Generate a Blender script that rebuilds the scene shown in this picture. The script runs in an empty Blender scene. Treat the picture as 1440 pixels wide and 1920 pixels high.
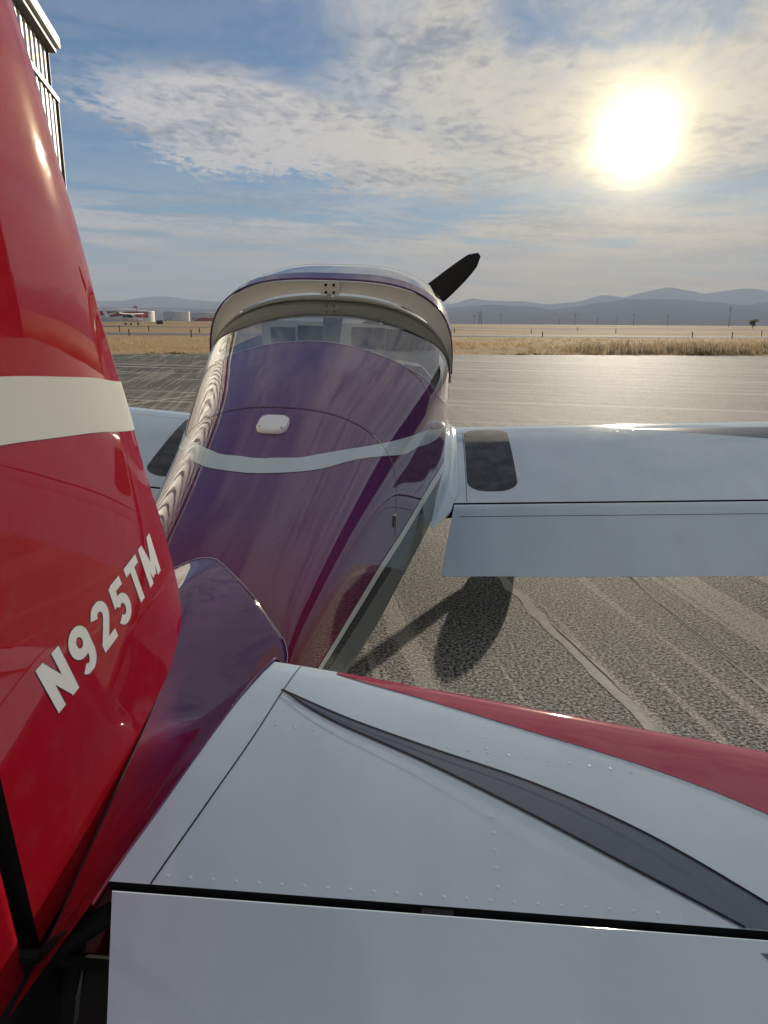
import bpy, bmesh, math, random
from mathutils import Vector, Matrix, noise
R = math.radians
sc = bpy.context.scene
random.seed(7)

# ------------------------------------------------------------------ camera
PITCH, ROLL = math.atan(354/1400), R(.4)
CAM_H = 1.45
cd = bpy.data.cameras.new('camera'); cam = bpy.data.objects.new('camera', cd)
sc.collection.objects.link(cam); sc.camera = cam
cd.sensor_fit = 'VERTICAL'; cd.sensor_height = 34.6; cd.lens = 34.6*1400/1920
cd.clip_start = .03; cd.clip_end = 60000
_fw = Vector((0, math.cos(PITCH), -math.sin(PITCH))); _rt0 = Vector((1, 0, 0)); _dn0 = Vector((0, -math.sin(PITCH), -math.cos(PITCH)))
_rt = math.cos(ROLL)*_rt0 - math.sin(ROLL)*_dn0; _dn = math.cos(ROLL)*_dn0 + math.sin(ROLL)*_rt0
cam.matrix_world = Matrix.Translation((0, 0, CAM_H)) @ Matrix((_rt, -_dn, -_fw)).transposed().to_4x4()

# ------------------------------------------------------------------ sun
SUN = Vector((.2878, .9356, .2043)).normalized()
SUN_EL = math.asin(SUN.z); SUN_AZ = math.atan2(SUN.x, SUN.y)
ld = bpy.data.lights.new('sun', 'SUN'); ld.energy = 5.0; ld.angle = R(.6); ld.color = (1, .88, .70)
lo = bpy.data.objects.new('sun', ld); sc.collection.objects.link(lo)
lo.rotation_euler = (-SUN).to_track_quat('-Z', 'Y').to_euler(); lo.location = (20, 60, 40)
sc.view_settings.view_transform = 'Standard'; sc.view_settings.look = 'None'
sc.view_settings.exposure = .56; sc.view_settings.gamma = 1
sc.cycles.use_denoising = True
sc.cycles.max_bounces = 8; sc.cycles.transparent_max_bounces = 12
sc.cycles.volume_bounces = 0
sc.cycles.use_adaptive_sampling = True; sc.cycles.adaptive_threshold = .03
sc.cycles.sample_clamp_indirect = 6

# ------------------------------------------------------------------ node helpers
class X:
    """a value in a node tree; arithmetic makes Math nodes"""
    def __init__(s, t, v): s.t, s.v = t, v
    def _in(s, sock, v):
        if isinstance(v, X): v = v.v
        if isinstance(v, (int, float)): sock.default_value = v
        else: s.t.links.new(v, sock)
    def m(s, op, b=None, c=None, clamp=False):
        n = s.t.nodes.new('ShaderNodeMath'); n.operation = op; n.use_clamp = clamp
        s._in(n.inputs[0], s)
        if b is not None: s._in(n.inputs[1], b)
        if c is not None: s._in(n.inputs[2], c)
        return X(s.t, n.outputs[0])
    def __add__(s, o): return s.m('ADD', o)
    __radd__ = __add__
    def __sub__(s, o): return s.m('SUBTRACT', o)
    def __rsub__(s, o): return (s*-1)+o
    def __mul__(s, o): return s.m('MULTIPLY', o)
    __rmul__ = __mul__
    def __truediv__(s, o): return s.m('DIVIDE', o)
    def __pow__(s, o): return s.m('POWER', o)
    def ss(s, a, b):
        n = s.t.nodes.new('ShaderNodeMapRange'); n.interpolation_type = 'SMOOTHSTEP'
        s._in(n.inputs[0], s)
        for i, v in enumerate((a, b, 0., 1.)): n.inputs[i+1].default_value = v
        return X(s.t, n.outputs[0])
    def gauss(s, c, w):           # exp(-((x-c)/w)^2)
        d = (s-c)*(1/w); return ((d*d)*-1).m('EXPONENT')

def link(t, v, sock):
    if isinstance(v, X): v = v.v
    if isinstance(v, (int, float)): sock.default_value = v
    elif isinstance(v, (tuple, list)): sock.default_value = tuple(v) + ((1,) if len(v) == 3 and len(sock.default_value) == 4 else ())
    else: t.links.new(v, sock)
def mixc(t, f, a, b, mode='MIX'):
    n = t.nodes.new('ShaderNodeMix'); n.data_type = 'RGBA'; n.blend_type = mode; n.clamp_factor = True
    link(t, f, n.inputs[0]); link(t, a, n.inputs[6]); link(t, b, n.inputs[7]); return n.outputs[2]
def comb(t, x, y, z):
    n = t.nodes.new('ShaderNodeCombineXYZ')
    for i, v in enumerate((x, y, z)): link(t, v, n.inputs[i])
    return n.outputs[0]
def noise_n(t, vec, scale, detail=4, rough=.55, dist=0, lac=2.0):
    n = t.nodes.new('ShaderNodeTexNoise'); n.inputs['Scale'].default_value = scale; n.inputs['Detail'].default_value = detail
    n.inputs['Roughness'].default_value = rough; n.inputs['Distortion'].default_value = dist; n.inputs['Lacunarity'].default_value = lac
    if vec is not None: link(t, vec, n.inputs['Vector'])
    return X(t, n.outputs[0])

def sepx_(t, v):
    s = t.nodes.new('ShaderNodeSeparateXYZ'); t.links.new(v, s.inputs[0]); return [X(t, s.outputs[i]) for i in range(3)]

# ------------------------------------------------------------------ sky
def make_world():
    w = bpy.data.worlds.new('World'); sc.world = w; w.use_nodes = True
    t = w.node_tree; t.nodes.clear()
    out = t.nodes.new('ShaderNodeOutputWorld'); bg = t.nodes.new('ShaderNodeBackground')
    t.links.new(bg.outputs[0], out.inputs[0])
    sky = t.nodes.new('ShaderNodeTexSky'); sky.sky_type = 'NISHITA'; sky.sun_disc = False
    sky.sun_elevation = SUN_EL; sky.sun_rotation = SUN_AZ
    sky.air_density = 1.0; sky.dust_density = .2; sky.ozone_density = 2.5; sky.altitude = 1600
    tc = t.nodes.new('ShaderNodeTexCoord'); sep = t.nodes.new('ShaderNodeSeparateXYZ')
    t.links.new(tc.outputs['Generated'], sep.inputs[0])
    x, y, z = (X(t, sep.outputs[i]) for i in range(3))
    az = x.m('ARCTAN2', y)*(180/math.pi); el = z.m('ARCSINE')*(180/math.pi)
    cs = (x*SUN.x+y*SUN.y+z*SUN.z).m('MINIMUM', .99999999); ang = cs.m('ARCCOSINE')*(180/math.pi)
    zc = z.m('MAXIMUM', .015)+.05
    px, py = x/zc, y/zc                              # flat cloud layer, seen in perspective
    P = comb(t, px, py, 0.)
    wn = t.nodes.new('ShaderNodeTexNoise'); wn.inputs['Scale'].default_value = .45; wn.inputs['Detail'].default_value = 2.; link(t, P, wn.inputs['Vector'])
    w3 = sepx_(t, wn.outputs['Color']); wx, wy = w3[0]-.5, w3[1]-.5
    big = noise_n(t, comb(t, px*.8+wx*1.2, py*.45+wy*1.0+px*.16, 0.), 1.25, 5, .60)           # masses
    fine = noise_n(t, comb(t, px*1.1+py*.15+wx*.6, py*.75-px*.25, 9.), 13., 4, .6, .4)             # mackerel ripples
    fib = noise_n(t, comb(t, px*1.1+py*.30+wx*1.2, py*.35-px*.55+wy*.8, 5.), 2.2, 5, .66, .6)    # fibrous cirrus
    strk = noise_n(t, comb(t, az*.05+wx*.3, el*.52+az*.020+wy*.5, 1.), 1.7, 4, .62)          # low bars
    warp = wy*3.4+(fib-.5)*3.4+(fine-.5)*2.2
    ctr = el-(11.4-az*.15)+warp
    wedge = (az+7.+wx*7.).gauss(0., 14.5)*ctr.gauss(0., 3.3)
    rightv = (az+warp*1.2).ss(-13., 3.)*el.ss(6., 11.)
    topv = (el+az*.10+warp).ss(16.5, 20.)*(az.ss(-26., -16.)*.6+.2)
    gap = (az-15.+warp*1.5).gauss(0., 8.)*(el-19.7+warp*.5).gauss(0., 2.4)
    m1 = (big*.45+fine*.42+fib*.22-.28+wedge*.62).ss(.40, .62)*wedge.ss(.02, .25)
    m1 = m1.m('MAXIMUM', (big*.45+fib*.65+fine*.10-.10+rightv*.30-gap*.55).ss(.40, .78)*(rightv*.72+.10))
    m1 = m1.m('MAXIMUM', (fib*.9+big*.3+topv*.2).ss(.48, .95)*topv*.8)
    m1 = m1.m('MAXIMUM', (fib*.7+big*.5).ss(.52, .90)*el.ss(20., 26.)*(el.ss(62., 34.)*.62+.12))
    hi = el.ss(6.0, 10.)
    m2 = (strk*1.12+fine*.12+fib*.08-.02+az.ss(2., 12.)*az.ss(50., 30.)*.05).ss(.49, .66)*el.ss(.3, 2.0)*(1.-hi*.85)
    dens = m1.m('MAXIMUM', m2*.9)
    haze = el.ss(9., 1.)*.35+el.ss(12., 5.)*.22
    # shading of the cloud: thick parts grey, thin or edge parts sunlit
    thick = (big*.55+noise_n(t, comb(t, px*.5+wx*.8, py*.9+wy*1.2-px*.2, 3.), 2.1, 3, .6)*.50+fine*.45-.20).ss(.46, .70)
    near = ang.gauss(0., 17.)
    lit = mixc(t, near, (.70, .665, .645), (.92, .78, .52)); shade = mixc(t, near, (.20, .235, .325), (.36, .33, .29))
    low = el.ss(8.5, 3.)
    lit = mixc(t, low*.8, lit, mixc(t, az.ss(-10., 14.), (.64, .57, .42), (1.30, .92, .42))); shade = mixc(t, low*.6, shade, mixc(t, near, (.25, .265, .32), (.33, .31, .29)))
    ccol = mixc(t, thick*(1.-low*.5), lit, shade)
    hs_ = t.nodes.new('ShaderNodeHueSaturation'); hs_.inputs['Saturation'].default_value = 1.9; t.links.new(sky.outputs[0], hs_.inputs['Color'])
    skyc = t.nodes.new('ShaderNodeVectorMath'); skyc.operation = 'SCALE'; skyc.inputs['Scale'].default_value = SKY_K
    t.links.new(hs_.outputs[0], skyc.inputs[0])
    clear = mixc(t, haze, skyc.outputs[0], mixc(t, near, (.29, .36, .48), (.62, .50, .33)))
    col = mixc(t, dens.m('MINIMUM', .95), clear, ccol)
    ga = ang*(1.+(fib-.5)*.7+(big-.5)*.5)
    glow = ((ga*(1/2.35))**2.2*-1.).m('EXPONENT')*5.0+((ang*(1/5.2))**2.*-1).m('EXPONENT')*.70+((ang*(-1/9.))).m('EXPONENT')*.42
    g = t.nodes.new('ShaderNodeVectorMath'); g.operation = 'SCALE'; g.inputs[0].default_value = (1., .80, .44); link(t, glow*(fib*.5+.75), g.inputs['Scale'])
    ad = t.nodes.new('ShaderNodeVectorMath'); ad.operation = 'ADD'
    t.links.new(col, ad.inputs[0]); t.links.new(g.outputs[0], ad.inputs[1])
    # below the horizon: plain ground bounce
    t.links.new(mixc(t, z.ss(-.02, .0), (.16, .15, .13), ad.outputs[0]), bg.inputs[0])
    bg.inputs[1].default_value = .66
    w.cycles.sampling_method = 'MANUAL'; w.cycles.sample_map_resolution = 512
SKY_K = .076
make_world()

# ------------------------------------------------------------------ materials
def mat(name, col=(.5, .5, .5), rough=.5, metal=0., coat=0., coat_rough=.03, spec=.5, build=None):
    m = bpy.data.materials.new(name); m.use_nodes = True; t = m.node_tree
    b = t.nodes['Principled BSDF']
    b.inputs['Base Color'].default_value = (*col, 1); b.inputs['Roughness'].default_value = rough
    b.inputs['Metallic'].default_value = metal; b.inputs['Coat Weight'].default_value = coat
    b.inputs['Coat Roughness'].default_value = coat_rough; b.inputs['Specular IOR Level'].default_value = spec
    if coat >= 1: b.inputs['Coat IOR'].default_value = 1.65
    if build: build(t, b)
    return m
def objco(t):
    return t.nodes.new('ShaderNodeTexCoord').outputs['Object']
def sepx(t, v):
    s = t.nodes.new('ShaderNodeSeparateXYZ'); t.links.new(v, s.inputs[0]); return [X(t, s.outputs[i]) for i in range(3)]
def bump(t, b, h, strength, dist, coat=True):
    n = t.nodes.new('ShaderNodeBump'); n.inputs['Strength'].default_value = strength; n.inputs['Distance'].default_value = dist
    link(t, h, n.inputs['Height']); t.links.new(n.outputs[0], b.inputs['Normal'])
    if coat: t.links.new(n.outputs[0], b.inputs['Coat Normal'])
def skin(wave=.0016, dust=.25, scale=5.):
    """painted sheet metal: slight oil-canning, orange peel, dust and swirl in the roughness"""
    def f(t, b):
        co = objco(t)
        h = noise_n(t, co, scale, 2, .5)*.8+noise_n(t, co, 38., 2, .5)*.02
        bump(t, b, h, 1.0, wave)
        d = noise_n(t, co, 22., 5, .65).ss(.45, .78)*dust
        link(t, d*.35+b.inputs['Roughness'].default_value, b.inputs['Roughness'])
        c0 = tuple(b.inputs['Base Color'].default_value)[:3]
        stn = noise_n(t, comb(t, sepx(t, co)[0]*2.2, sepx(t, co)[1]*.7, sepx(t, co)[2]*1.5), 2.6, 5, .62).ss(.35, .75)
        cc = mixc(t, stn*.16*min(1., dust*2.4), c0, tuple(v*.55+.02 for v in c0))
        link(t, mixc(t, d*.12, cc, (.42, .40, .37)), b.inputs['Base Color'])
        link(t, d*.12+b.inputs['Coat Roughness'].default_value, b.inputs['Coat Roughness'])
    return f
PURPLE, REDC = (.095, .020, .112), (.43, .007, .019)
M = {}
M['red'] = mat('red_paint', REDC, .38, .0, 1., .02, .0, build=skin(.0004, .35, 4.))
M['magenta'] = mat('crimson_paint', (.33, .012, .045), .34, 0, 1., .03, .0, build=skin(.0006, .3))
M['white'] = mat('pale_grey_paint', (.54, .68, .775), .40, 0, 1., .07, .0, build=skin(.0012, .5, 3.))
M['cream'] = mat('cream_paint', (.74, .74, .66), .4, 0, .25, .10, .0, build=skin(.0006, .2))
M['letter'] = mat('white_vinyl', (.85, .87, .85), .4, 0, .2, .15)
M['letter_edge'] = mat('dark_vinyl_edge', (.05, .03, .035), .45)
M['stripe'] = mat('pale_stripe_paint', (.50, .58, .62), .33, 0, .8, .04, .0, build=skin(.0010, .2))
M['side'] = mat('silver_grey_line', (.60, .66, .65), .36, 0, .9, .05, .0, build=skin(.0008, .3))
M['lower'] = mat('grey_lower_paint', (.15, .17, .165), .5, 0, .45, .08, .0, build=skin(.0008, .3))
M['slate'] = mat('slate_paint', (.125, .155, .20), .36, 0, .4, .08, .05, build=skin(.0006, .3))
M['navy'] = mat('navy_line_paint', (.010, .012, .028), .7, 0, 0, .1, .1)
M['charcoal'] = mat('charcoal_paint', (.045, .045, .052), .35, 0, .8, .05, .0, build=skin(.001, .2))
M['seam'] = mat('dark_seam', (.012, .009, .012), .6)
M['edge'] = mat('bare_edge', (.55, .53, .52), .25, .3, .5)
M['black'] = mat('black_rubber', (.014, .014, .015), .7)
M['prop'] = mat('black_prop_paint', (.008, .008, .009), .5, 0, 0, .2, .25)
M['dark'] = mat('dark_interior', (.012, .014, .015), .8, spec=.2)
M['panel'] = mat('panel_grey', (.62, .64, .66), .5)
M['screen'] = mat('screen_glass', (.012, .014, .018), .12, 0, 1., .02)
M['khaki'] = mat('grey_green_primer', (.30, .30, .26), .5, 0, .1)
M['hoop'] = mat('off_white_primer', (.62, .60, .52), .45, 0, .15, .2)
M['steel'] = mat('steel', (.45, .45, .44), .3, .9)
M['seat'] = mat('seat_cloth', (.10, .10, .12), .85)
M['antenna'] = mat('white_plastic', (.80, .81, .82), .3, 0, .3)
def _walk(t, b):
    co = objco(t); g = noise_n(t, co, 260., 2, .6); d = noise_n(t, co, 9., 5, .6, .5).ss(.35, .7)
    link(t, mixc(t, d, (.030, .036, .050), (.085, .095, .115)), b.inputs['Base Color'])
    bump(t, b, g, .5, .002, False)
M['walk'] = mat('wing_walk_grit', (.05, .06, .08), .72, build=_walk)
def _fus(t, b):
    co = objco(t); x, y, z = sepx(t, co)
    a = y+BASE_A; cz = z+BASE_C
    # two-tone candy paint: violet on the deck fading to deep red low on the tail
    f = (a*-1.-cz*1.6+noise_n(t, co, 3., 2)*.2).ss(-1.25, -.10)
    h = noise_n(t, comb(t, x*1.0, y*.6, z), 5.5, 2, .5)*.8+noise_n(t, co, 40., 2)*.02
    bump(t, b, h, 1., .0004)
    d = noise_n(t, co, 20., 5, .65).ss(.45, .8)
    link(t, mixc(t, f, PURPLE, (.16, .010, .030)), b.inputs['Base Color'])
    link(t, d*.10+.025, b.inputs['Coat Roughness'])
def _fair(t, b):
    co = objco(t); x, y, z = sepx(t, co)
    a = y+BASE_A
    f = (x*-3.2-a*1.0+noise_n(t, co, 4., 2)*.15).ss(-.66, -.22)
    link(t, mixc(t, f, PURPLE, (.34, .010, .022)), b.inputs['Base Color'])
    bump(t, b, noise_n(t, co, 9., 2), 1., .0008)
def _plexi(name, tint, refl=1.0):
    m = bpy.data.materials.new(name); m.use_nodes = True; t = m.node_tree; t.nodes.clear()
    o = t.nodes.new('ShaderNodeOutputMaterial'); mx = t.nodes.new('ShaderNodeMixShader')
    tr = t.nodes.new('ShaderNodeBsdfTransparent'); tr.inputs[0].default_value = (*tint, 1)
    gl = t.nodes.new('ShaderNodeBsdfGlossy'); gl.inputs['Roughness'].default_value = .03
    ge = t.nodes.new('ShaderNodeNewGeometry'); dt = t.nodes.new('ShaderNodeVectorMath'); dt.operation = 'DOT_PRODUCT'; t.links.new(ge.outputs['Normal'], dt.inputs[0]); t.links.new(ge.outputs['Incoming'], dt.inputs[1])
    fr = (1.-X(t, dt.outputs['Value']).m('ABSOLUTE'))**5.*.95+.05          # the same for both faces of a thin sheet
    lk = t.links.new; lk((fr*1.5+.02).m('MINIMUM', 1.).v, mx.inputs[0]); lk(tr.outputs[0], mx.inputs[1]); lk(gl.outputs[0], mx.inputs[2]); lk(mx.outputs[0], o.inputs[0])
    return m
M['plexi'] = _plexi('clear_plexiglass', (.86, .90, .92))

# ------------------------------------------------------------------ mesh helpers
C = sc.collection
def new_obj(name, verts, faces, material, parent=None, smooth=True):
    me = bpy.data.meshes.new(name); me.from_pydata([tuple(v) for v in verts], [], faces); me.update()
    if smooth: me.polygons.foreach_set('use_smooth', [True]*len(me.polygons))
    if material: me.materials.append(material)
    o = bpy.data.objects.new(name, me); C.objects.link(o)
    if parent: o.parent = parent
    return o
def tag(o, label=None, cat=None, group=None, kind=None):
    for k, v in (('label', label), ('category', cat), ('group', group), ('kind', kind)):
        if v: o[k] = v
    return o
def empty(name, loc=(0, 0, 0), rz=0):
    o = bpy.data.objects.new(name, None); C.objects.link(o); o.location = loc; o.rotation_euler = (0, 0, rz); o.empty_display_size = .2
    return o
class MB:
    """collects primitives, built as one mesh"""
    def __init__(s): s.v, s.f = [], []
    def add(s, vs, fs):
        n = len(s.v); s.v += [Vector(v) for v in vs]; s.f += [tuple(i+n for i in f) for f in fs]; return s
    def box(s, x0, x1, y0, y1, z0, z1):
        return s.add([(x, y, z) for z in (z0, z1) for y in (y0, y1) for x in (x0, x1)],
                     [(0, 2, 3, 1), (4, 5, 7, 6), (0, 1, 5, 4), (2, 6, 7, 3), (0, 4, 6, 2), (1, 3, 7, 5)])
    def tube(s, pts, rads, n=10, cap=True):
        pts = [Vector(p) for p in pts]
        if not isinstance(rads, (list, tuple)): rads = [rads]*len(pts)
        rings = []; up = Vector((0, 0, 1))
        for i, p in enumerate(pts):
            d = (pts[min(i+1, len(pts)-1)]-pts[max(i-1, 0)]).normalized()
            u = d.cross(up if abs(d.z) < .95 else Vector((1, 0, 0))).normalized(); w = d.cross(u)
            r = rads[i]; ru, rw = r if isinstance(r, tuple) else (r, r)
            rings.append([p+u*ru*math.cos(2*math.pi*k/n)+w*rw*math.sin(2*math.pi*k/n) for k in range(n)])
        vs = [v for r_ in rings for v in r_]; fs = []
        for i in range(len(pts)-1):
            for k in range(n): fs.append((i*n+k, i*n+(k+1) % n, (i+1)*n+(k+1) % n, (i+1)*n+k))
        if cap: fs += [tuple(range(n-1, -1, -1)), tuple((len(pts)-1)*n+k for k in range(n))]
        return s.add(vs, fs)
    def grid(s, rows, closed=False):
        m = len(rows[0]); vs = [v for r_ in rows for v in r_]; fs = []
        for i in range(len(rows)-1):
            for k in range(m if closed else m-1): fs.append((i*m+k, i*m+(k+1) % m, (i+1)*m+(k+1) % m, (i+1)*m+k))
        return s.add(vs, fs)
    def prism(s, poly, z0, z1):
        n = len(poly); vs = [(x, y, z0) for x, y in poly]+[(x, y, z1) for x, y in poly]
        return s.add(vs, [tuple(range(n-1, -1, -1)), tuple(range(n, 2*n))]+[(i, (i+1) % n, n+(i+1) % n, n+i) for i in range(n)])
    def build(s, name, material, parent=None, smooth=False):
        return new_obj(name, s.v, s.f, material, parent, smooth)
def auto_smooth(o, ang=35):
    me = o.data; bm = bmesh.new(); bm.from_mesh(me)
    bmesh.ops.recalc_face_normals(bm, faces=bm.faces)
    for e in bm.edges:
        e.smooth = not (len(e.link_faces) == 2 and e.calc_face_angle(0) > R(ang))
    for f in bm.faces: f.smooth = True
    bm.to_mesh(me); bm.free(); return o

# ------------------------------------------------------------------ the airplane: its own frame
# a forward, b right, c up, metres, measured from the stabiliser hinge line
def pchip(xs,ys):
    n=len(xs); h=[xs[i+1]-xs[i] for i in range(n-1)]; d=[(ys[i+1]-ys[i])/h[i] for i in range(n-1)]
    m=[0]*n; m[0]=d[0]; m[-1]=d[-1]
    for i in range(1,n-1):
        if d[i-1]*d[i]<=0: m[i]=0
        else:
            w1=2*h[i]+h[i-1]; w2=h[i]+2*h[i-1]; m[i]=(w1+w2)/(w1/d[i-1]+w2/d[i])
    def f(x):
        if x<=xs[0]: return ys[0]+m[0]*(x-xs[0])
        if x>=xs[-1]: return ys[-1]+m[-1]*(x-xs[-1])
        i=0
        while x>xs[i+1]: i+=1
        t=(x-xs[i])/h[i]; t2=t*t; t3=t2*t
        return (2*t3-3*t2+1)*ys[i]+(t3-2*t2+t)*h[i]*m[i]+(-2*t3+3*t2)*ys[i+1]+(t3-t2)*h[i]*m[i+1]
    return f
FT=pchip([-.25,0,.45,.60,.694,.88,1.3,1.6,1.75,2.1,2.47,2.94],[-.20,-.165,-.135,-.090,-.054,-.030,.015,.055,.077,.122,.168,.268])
FW=pchip([-.25,0,.62,1.2,1.75,2.1,2.4,2.94,3.6,4.3],[.09,.135,.228,.302,.384,.445,.498,.575,.585,.56])
FM=pchip([-.25,0,1.0,1.75,2.4,2.94],[-.16,-.15,-.20,-.22,-.14,-.08])
FB=pchip([-.25,0,.5,1.0,1.35,1.65,2.0,2.35,2.94,4.3],[-.24,-.27,-.37,-.51,-.60,-.65,-.68,-.70,-.72,-.74])
def fus(a,s):
    """s in [-1,1]; 0 top centre, + right"""
    sg=1 if s>=0 else -1; s=abs(s)
    w,ct,cm,cb=FW(a),FT(a),FM(a),FB(a)
    kb=.985; rc=min(.065,.45*(cm-cb))
    if s<=.5:
        p=s/.5*math.pi/2; e=2/2.45
        b=w*math.sin(p)**e; c=cm+(ct-cm)*math.cos(p)**e
    elif s<=.8:
        u=(s-.5)/.3; b=w*(1-(1-kb)*u*u*.9); c=cm+(cb+rc-cm)*u
    else:
        u=(s-.8)/.2; b0=w*(1-(1-kb)*.9)
        if u<.5:
            p=u/.5*math.pi/2; b=b0-rc*(1-math.cos(p)); c=cb+rc-rc*math.sin(p)
        else:
            b=(b0-rc)*(1-(u-.5)/.5); c=cb
    return (a,sg*b,c)

YAW, APITCH, BANK = R(3.7), R(9), R(1.5)
AF = Vector((math.sin(YAW)*math.cos(APITCH), math.cos(YAW)*math.cos(APITCH), math.sin(APITCH)))
_r0 = Vector((math.cos(YAW), -math.sin(YAW), 0)); _u0 = _r0.cross(AF)
AR = math.cos(BANK)*_r0 - math.sin(BANK)*_u0; AU = math.cos(BANK)*_u0 + math.sin(BANK)*_r0
AO = Vector((-.45, .74, .83))
def aw(a, b, c): return AO+AF*a+AR*b+AU*c
BASE_A = 4.0
BASE_C = -(AO+AF*BASE_A).z/AU.z
M['fus'] = mat('violet_candy_paint', PURPLE, .42, .0, 1., .03, .0, build=_fus)
M['fair'] = mat('violet_to_red_paint', PURPLE, .42, .0, 1., .03, .0, build=_fair)
M['fus'].node_tree.nodes['Principled BSDF'].inputs['Coat IOR'].default_value = 1.6
plane = empty('airplane'); plane.matrix_world = Matrix.Translation(aw(BASE_A, 0, BASE_C)) @ Matrix((AR, AF, AU)).transposed().to_4x4()
tag(plane, 'red and violet low-wing airplane with pale wings and lettered tail, canopy ajar', 'airplane')
def L(a, b, c): return (b, a-BASE_A, c-BASE_C)
def part(name, rows, m, parent=plane, closed=False, smooth=True, flip=False):
    """rows of (a,b,c) points -> one mesh part"""
    if flip: rows = [r_[::-1] for r_ in rows]
    mb = MB(); mb.grid([[L(*p) for p in r_] for r_ in rows], closed); return mb.build(name, m, parent, smooth)
def resample(pl, n):
    d = [0]
    for i in range(len(pl)-1): d.append(d[-1]+math.dist(pl[i], pl[i+1]) or 1e-9)
    f = [pchip(d, [p[k] for p in pl]) for k in range(len(pl[0]))]
    return [tuple(g(d[-1]*i/(n-1)) for g in f) for i in range(n)]
def offs(fn, u, v, off, sgn):
    e = 1e-3; p = Vector(fn(u, v)); du = Vector(fn(u+e, v))-p; dv = Vector(fn(u, v+e))-p
    n = du.cross(dv); n.normalize(); return p+n*off*sgn
def decal(name, fn, A, B, n, m, material, parent=plane, off=.0012, sgn=1):
    """paint or tape laid on a surface fn(u,v) between two curves in its own parameters"""
    A, B = resample(A, n), resample(B, n)
    rows = []
    for p, q in zip(A, B):
        rows.append([tuple(offs(fn, p[0]+(q[0]-p[0])*k/m, p[1]+(q[1]-p[1])*k/m, off, sgn)) for k in range(m+1)])
    o = part(name, rows, material, parent); auto_smooth(o, 60); return o
def line_on(name, fn, pl, w, n, material, parent=plane, off=.0016, sgn=1):
    """a thin line of width w along a curve on the surface"""
    pts = resample(pl, n); rows = []
    for i, p in enumerate(pts):
        P0 = offs(fn, *p, off, sgn); q = pts[min(i+1, n-1)]; r_ = pts[max(i-1, 0)]
        d = (Vector(fn(*q))-Vector(fn(*r_))).normalized(); nn = (offs(fn, *p, 1., sgn)-Vector(fn(*p))).normalized(); sd = d.cross(nn)
        rows.append([tuple(P0-sd*w/2), tuple(P0+nn*w*.02), tuple(P0+sd*w/2)])
    o = part(name, rows, material, parent); auto_smooth(o, 70); return o

# ---- fuselage: aft body up to the rear window, then the cockpit tub and the cowling
AWIN = pchip([0, .08, .173, .253, .326, .40, .45, .50, .535, .56], [2.455, 2.43, 2.405, 2.41, 2.45, 2.49, 2.53, 2.64, 2.80, 2.94])
def a_end(s): s = abs(s); return AWIN(s) if s < .56 else 2.94
SS = [i/100 for i in range(-100, 101, 2)]
SS = sorted(set(SS+[i/100+.005 for i in range(-60, 60)]))
NA = 64
rows = [[fus(-.25+(a_end(s)+.25)*i/NA, s) for s in SS] for i in range(NA+1)]
fuselage = part('fuselage', rows, M['fus'])
SW = [s for s in SS if abs(s) <= .5601]
rows = [[fus(a_end(s)+(2.94-a_end(s))*i/14, s) for s in SW] for i in range(15)]
win = part('rear_window', [[(p[0], p[1]*.996, p[2]-.002) for p in r_] for r_ in rows], M['plexi'])
line_on('window_edge', fus, [(AWIN(abs(s))-.004, s) for s in [i/40 for i in range(-22, 23)]], .005, 90, M['edge'], win)
part('tail_cap', [[fus(-.25, s) for s in SS], [(-.27, fus(-.25, s)[1]*.5, -.17+(fus(-.25, s)[2]+.17)*.5) for s in SS], [(-.275, 0, -.17)]*len(SS)], M['fus'])
# cockpit tub
ST = [.5+i/40 for i in range(21)]
def tub(a, s):
    w, cb = FW(a), FB(a); u = abs(s); sg = 1 if s >= 0 else -1
    cm = -.02-.10*max(0, (a-2.94)/1.4)
    if u < .8: return (a, sg*w*(1-.012*(u-.5)/.3), cm+(cb+.065-cm)*(u-.5)/.3)
    p = fus(min(a, 2.94), u); k = (p[1])/max(1e-6, fus(min(a, 2.94), .8)[1]); return (a, sg*w*.988*k, cb+(p[2]-FB(min(a, 2.94))))
STT = [-s for s in ST[::-1]]+ST[:-1][::1]
rows = [[tub(2.94+1.36*i/16, s) for s in [-x for x in ST]] for i in range(17)]
part('cockpit_side', rows, M['fus']); part('cockpit_side', [[(a, -b, c) for a, b, c in r_] for r_ in rows], M['fus'], flip=True)
# cowling and firewall top
def cowl(a, p):
    u = (a-4.15)/1.15; w = .56-.26*u**1.6; h = .29-.17*u**1.5; cc = -.40+.06*u
    e = .8; cs_, sn = math.cos(p), math.sin(p)
    return (a, w*abs(sn)**e*(1 if sn > 0 else -1), cc+h*abs(cs_)**e*(1 if cs_ > 0 else -1))
rows = [[cowl(4.15+1.15*i/14, 2*math.pi*k/48) for k in range(48)] for i in range(15)]
rows.append([(5.30, 0, -.34)]*48)
part('engine_cowling', rows, M['fus'], closed=True)
part('spinner', [[(5.30+.30*(i/8), .15*math.sqrt(max(0, 1-(i/8)**2))*math.cos(k*math.pi/12), -.34+.15*math.sqrt(max(0, 1-(i/8)**2))*math.sin(k*math.pi/12)) for k in range(24)] for i in range(9)], M['white'], closed=True)
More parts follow.
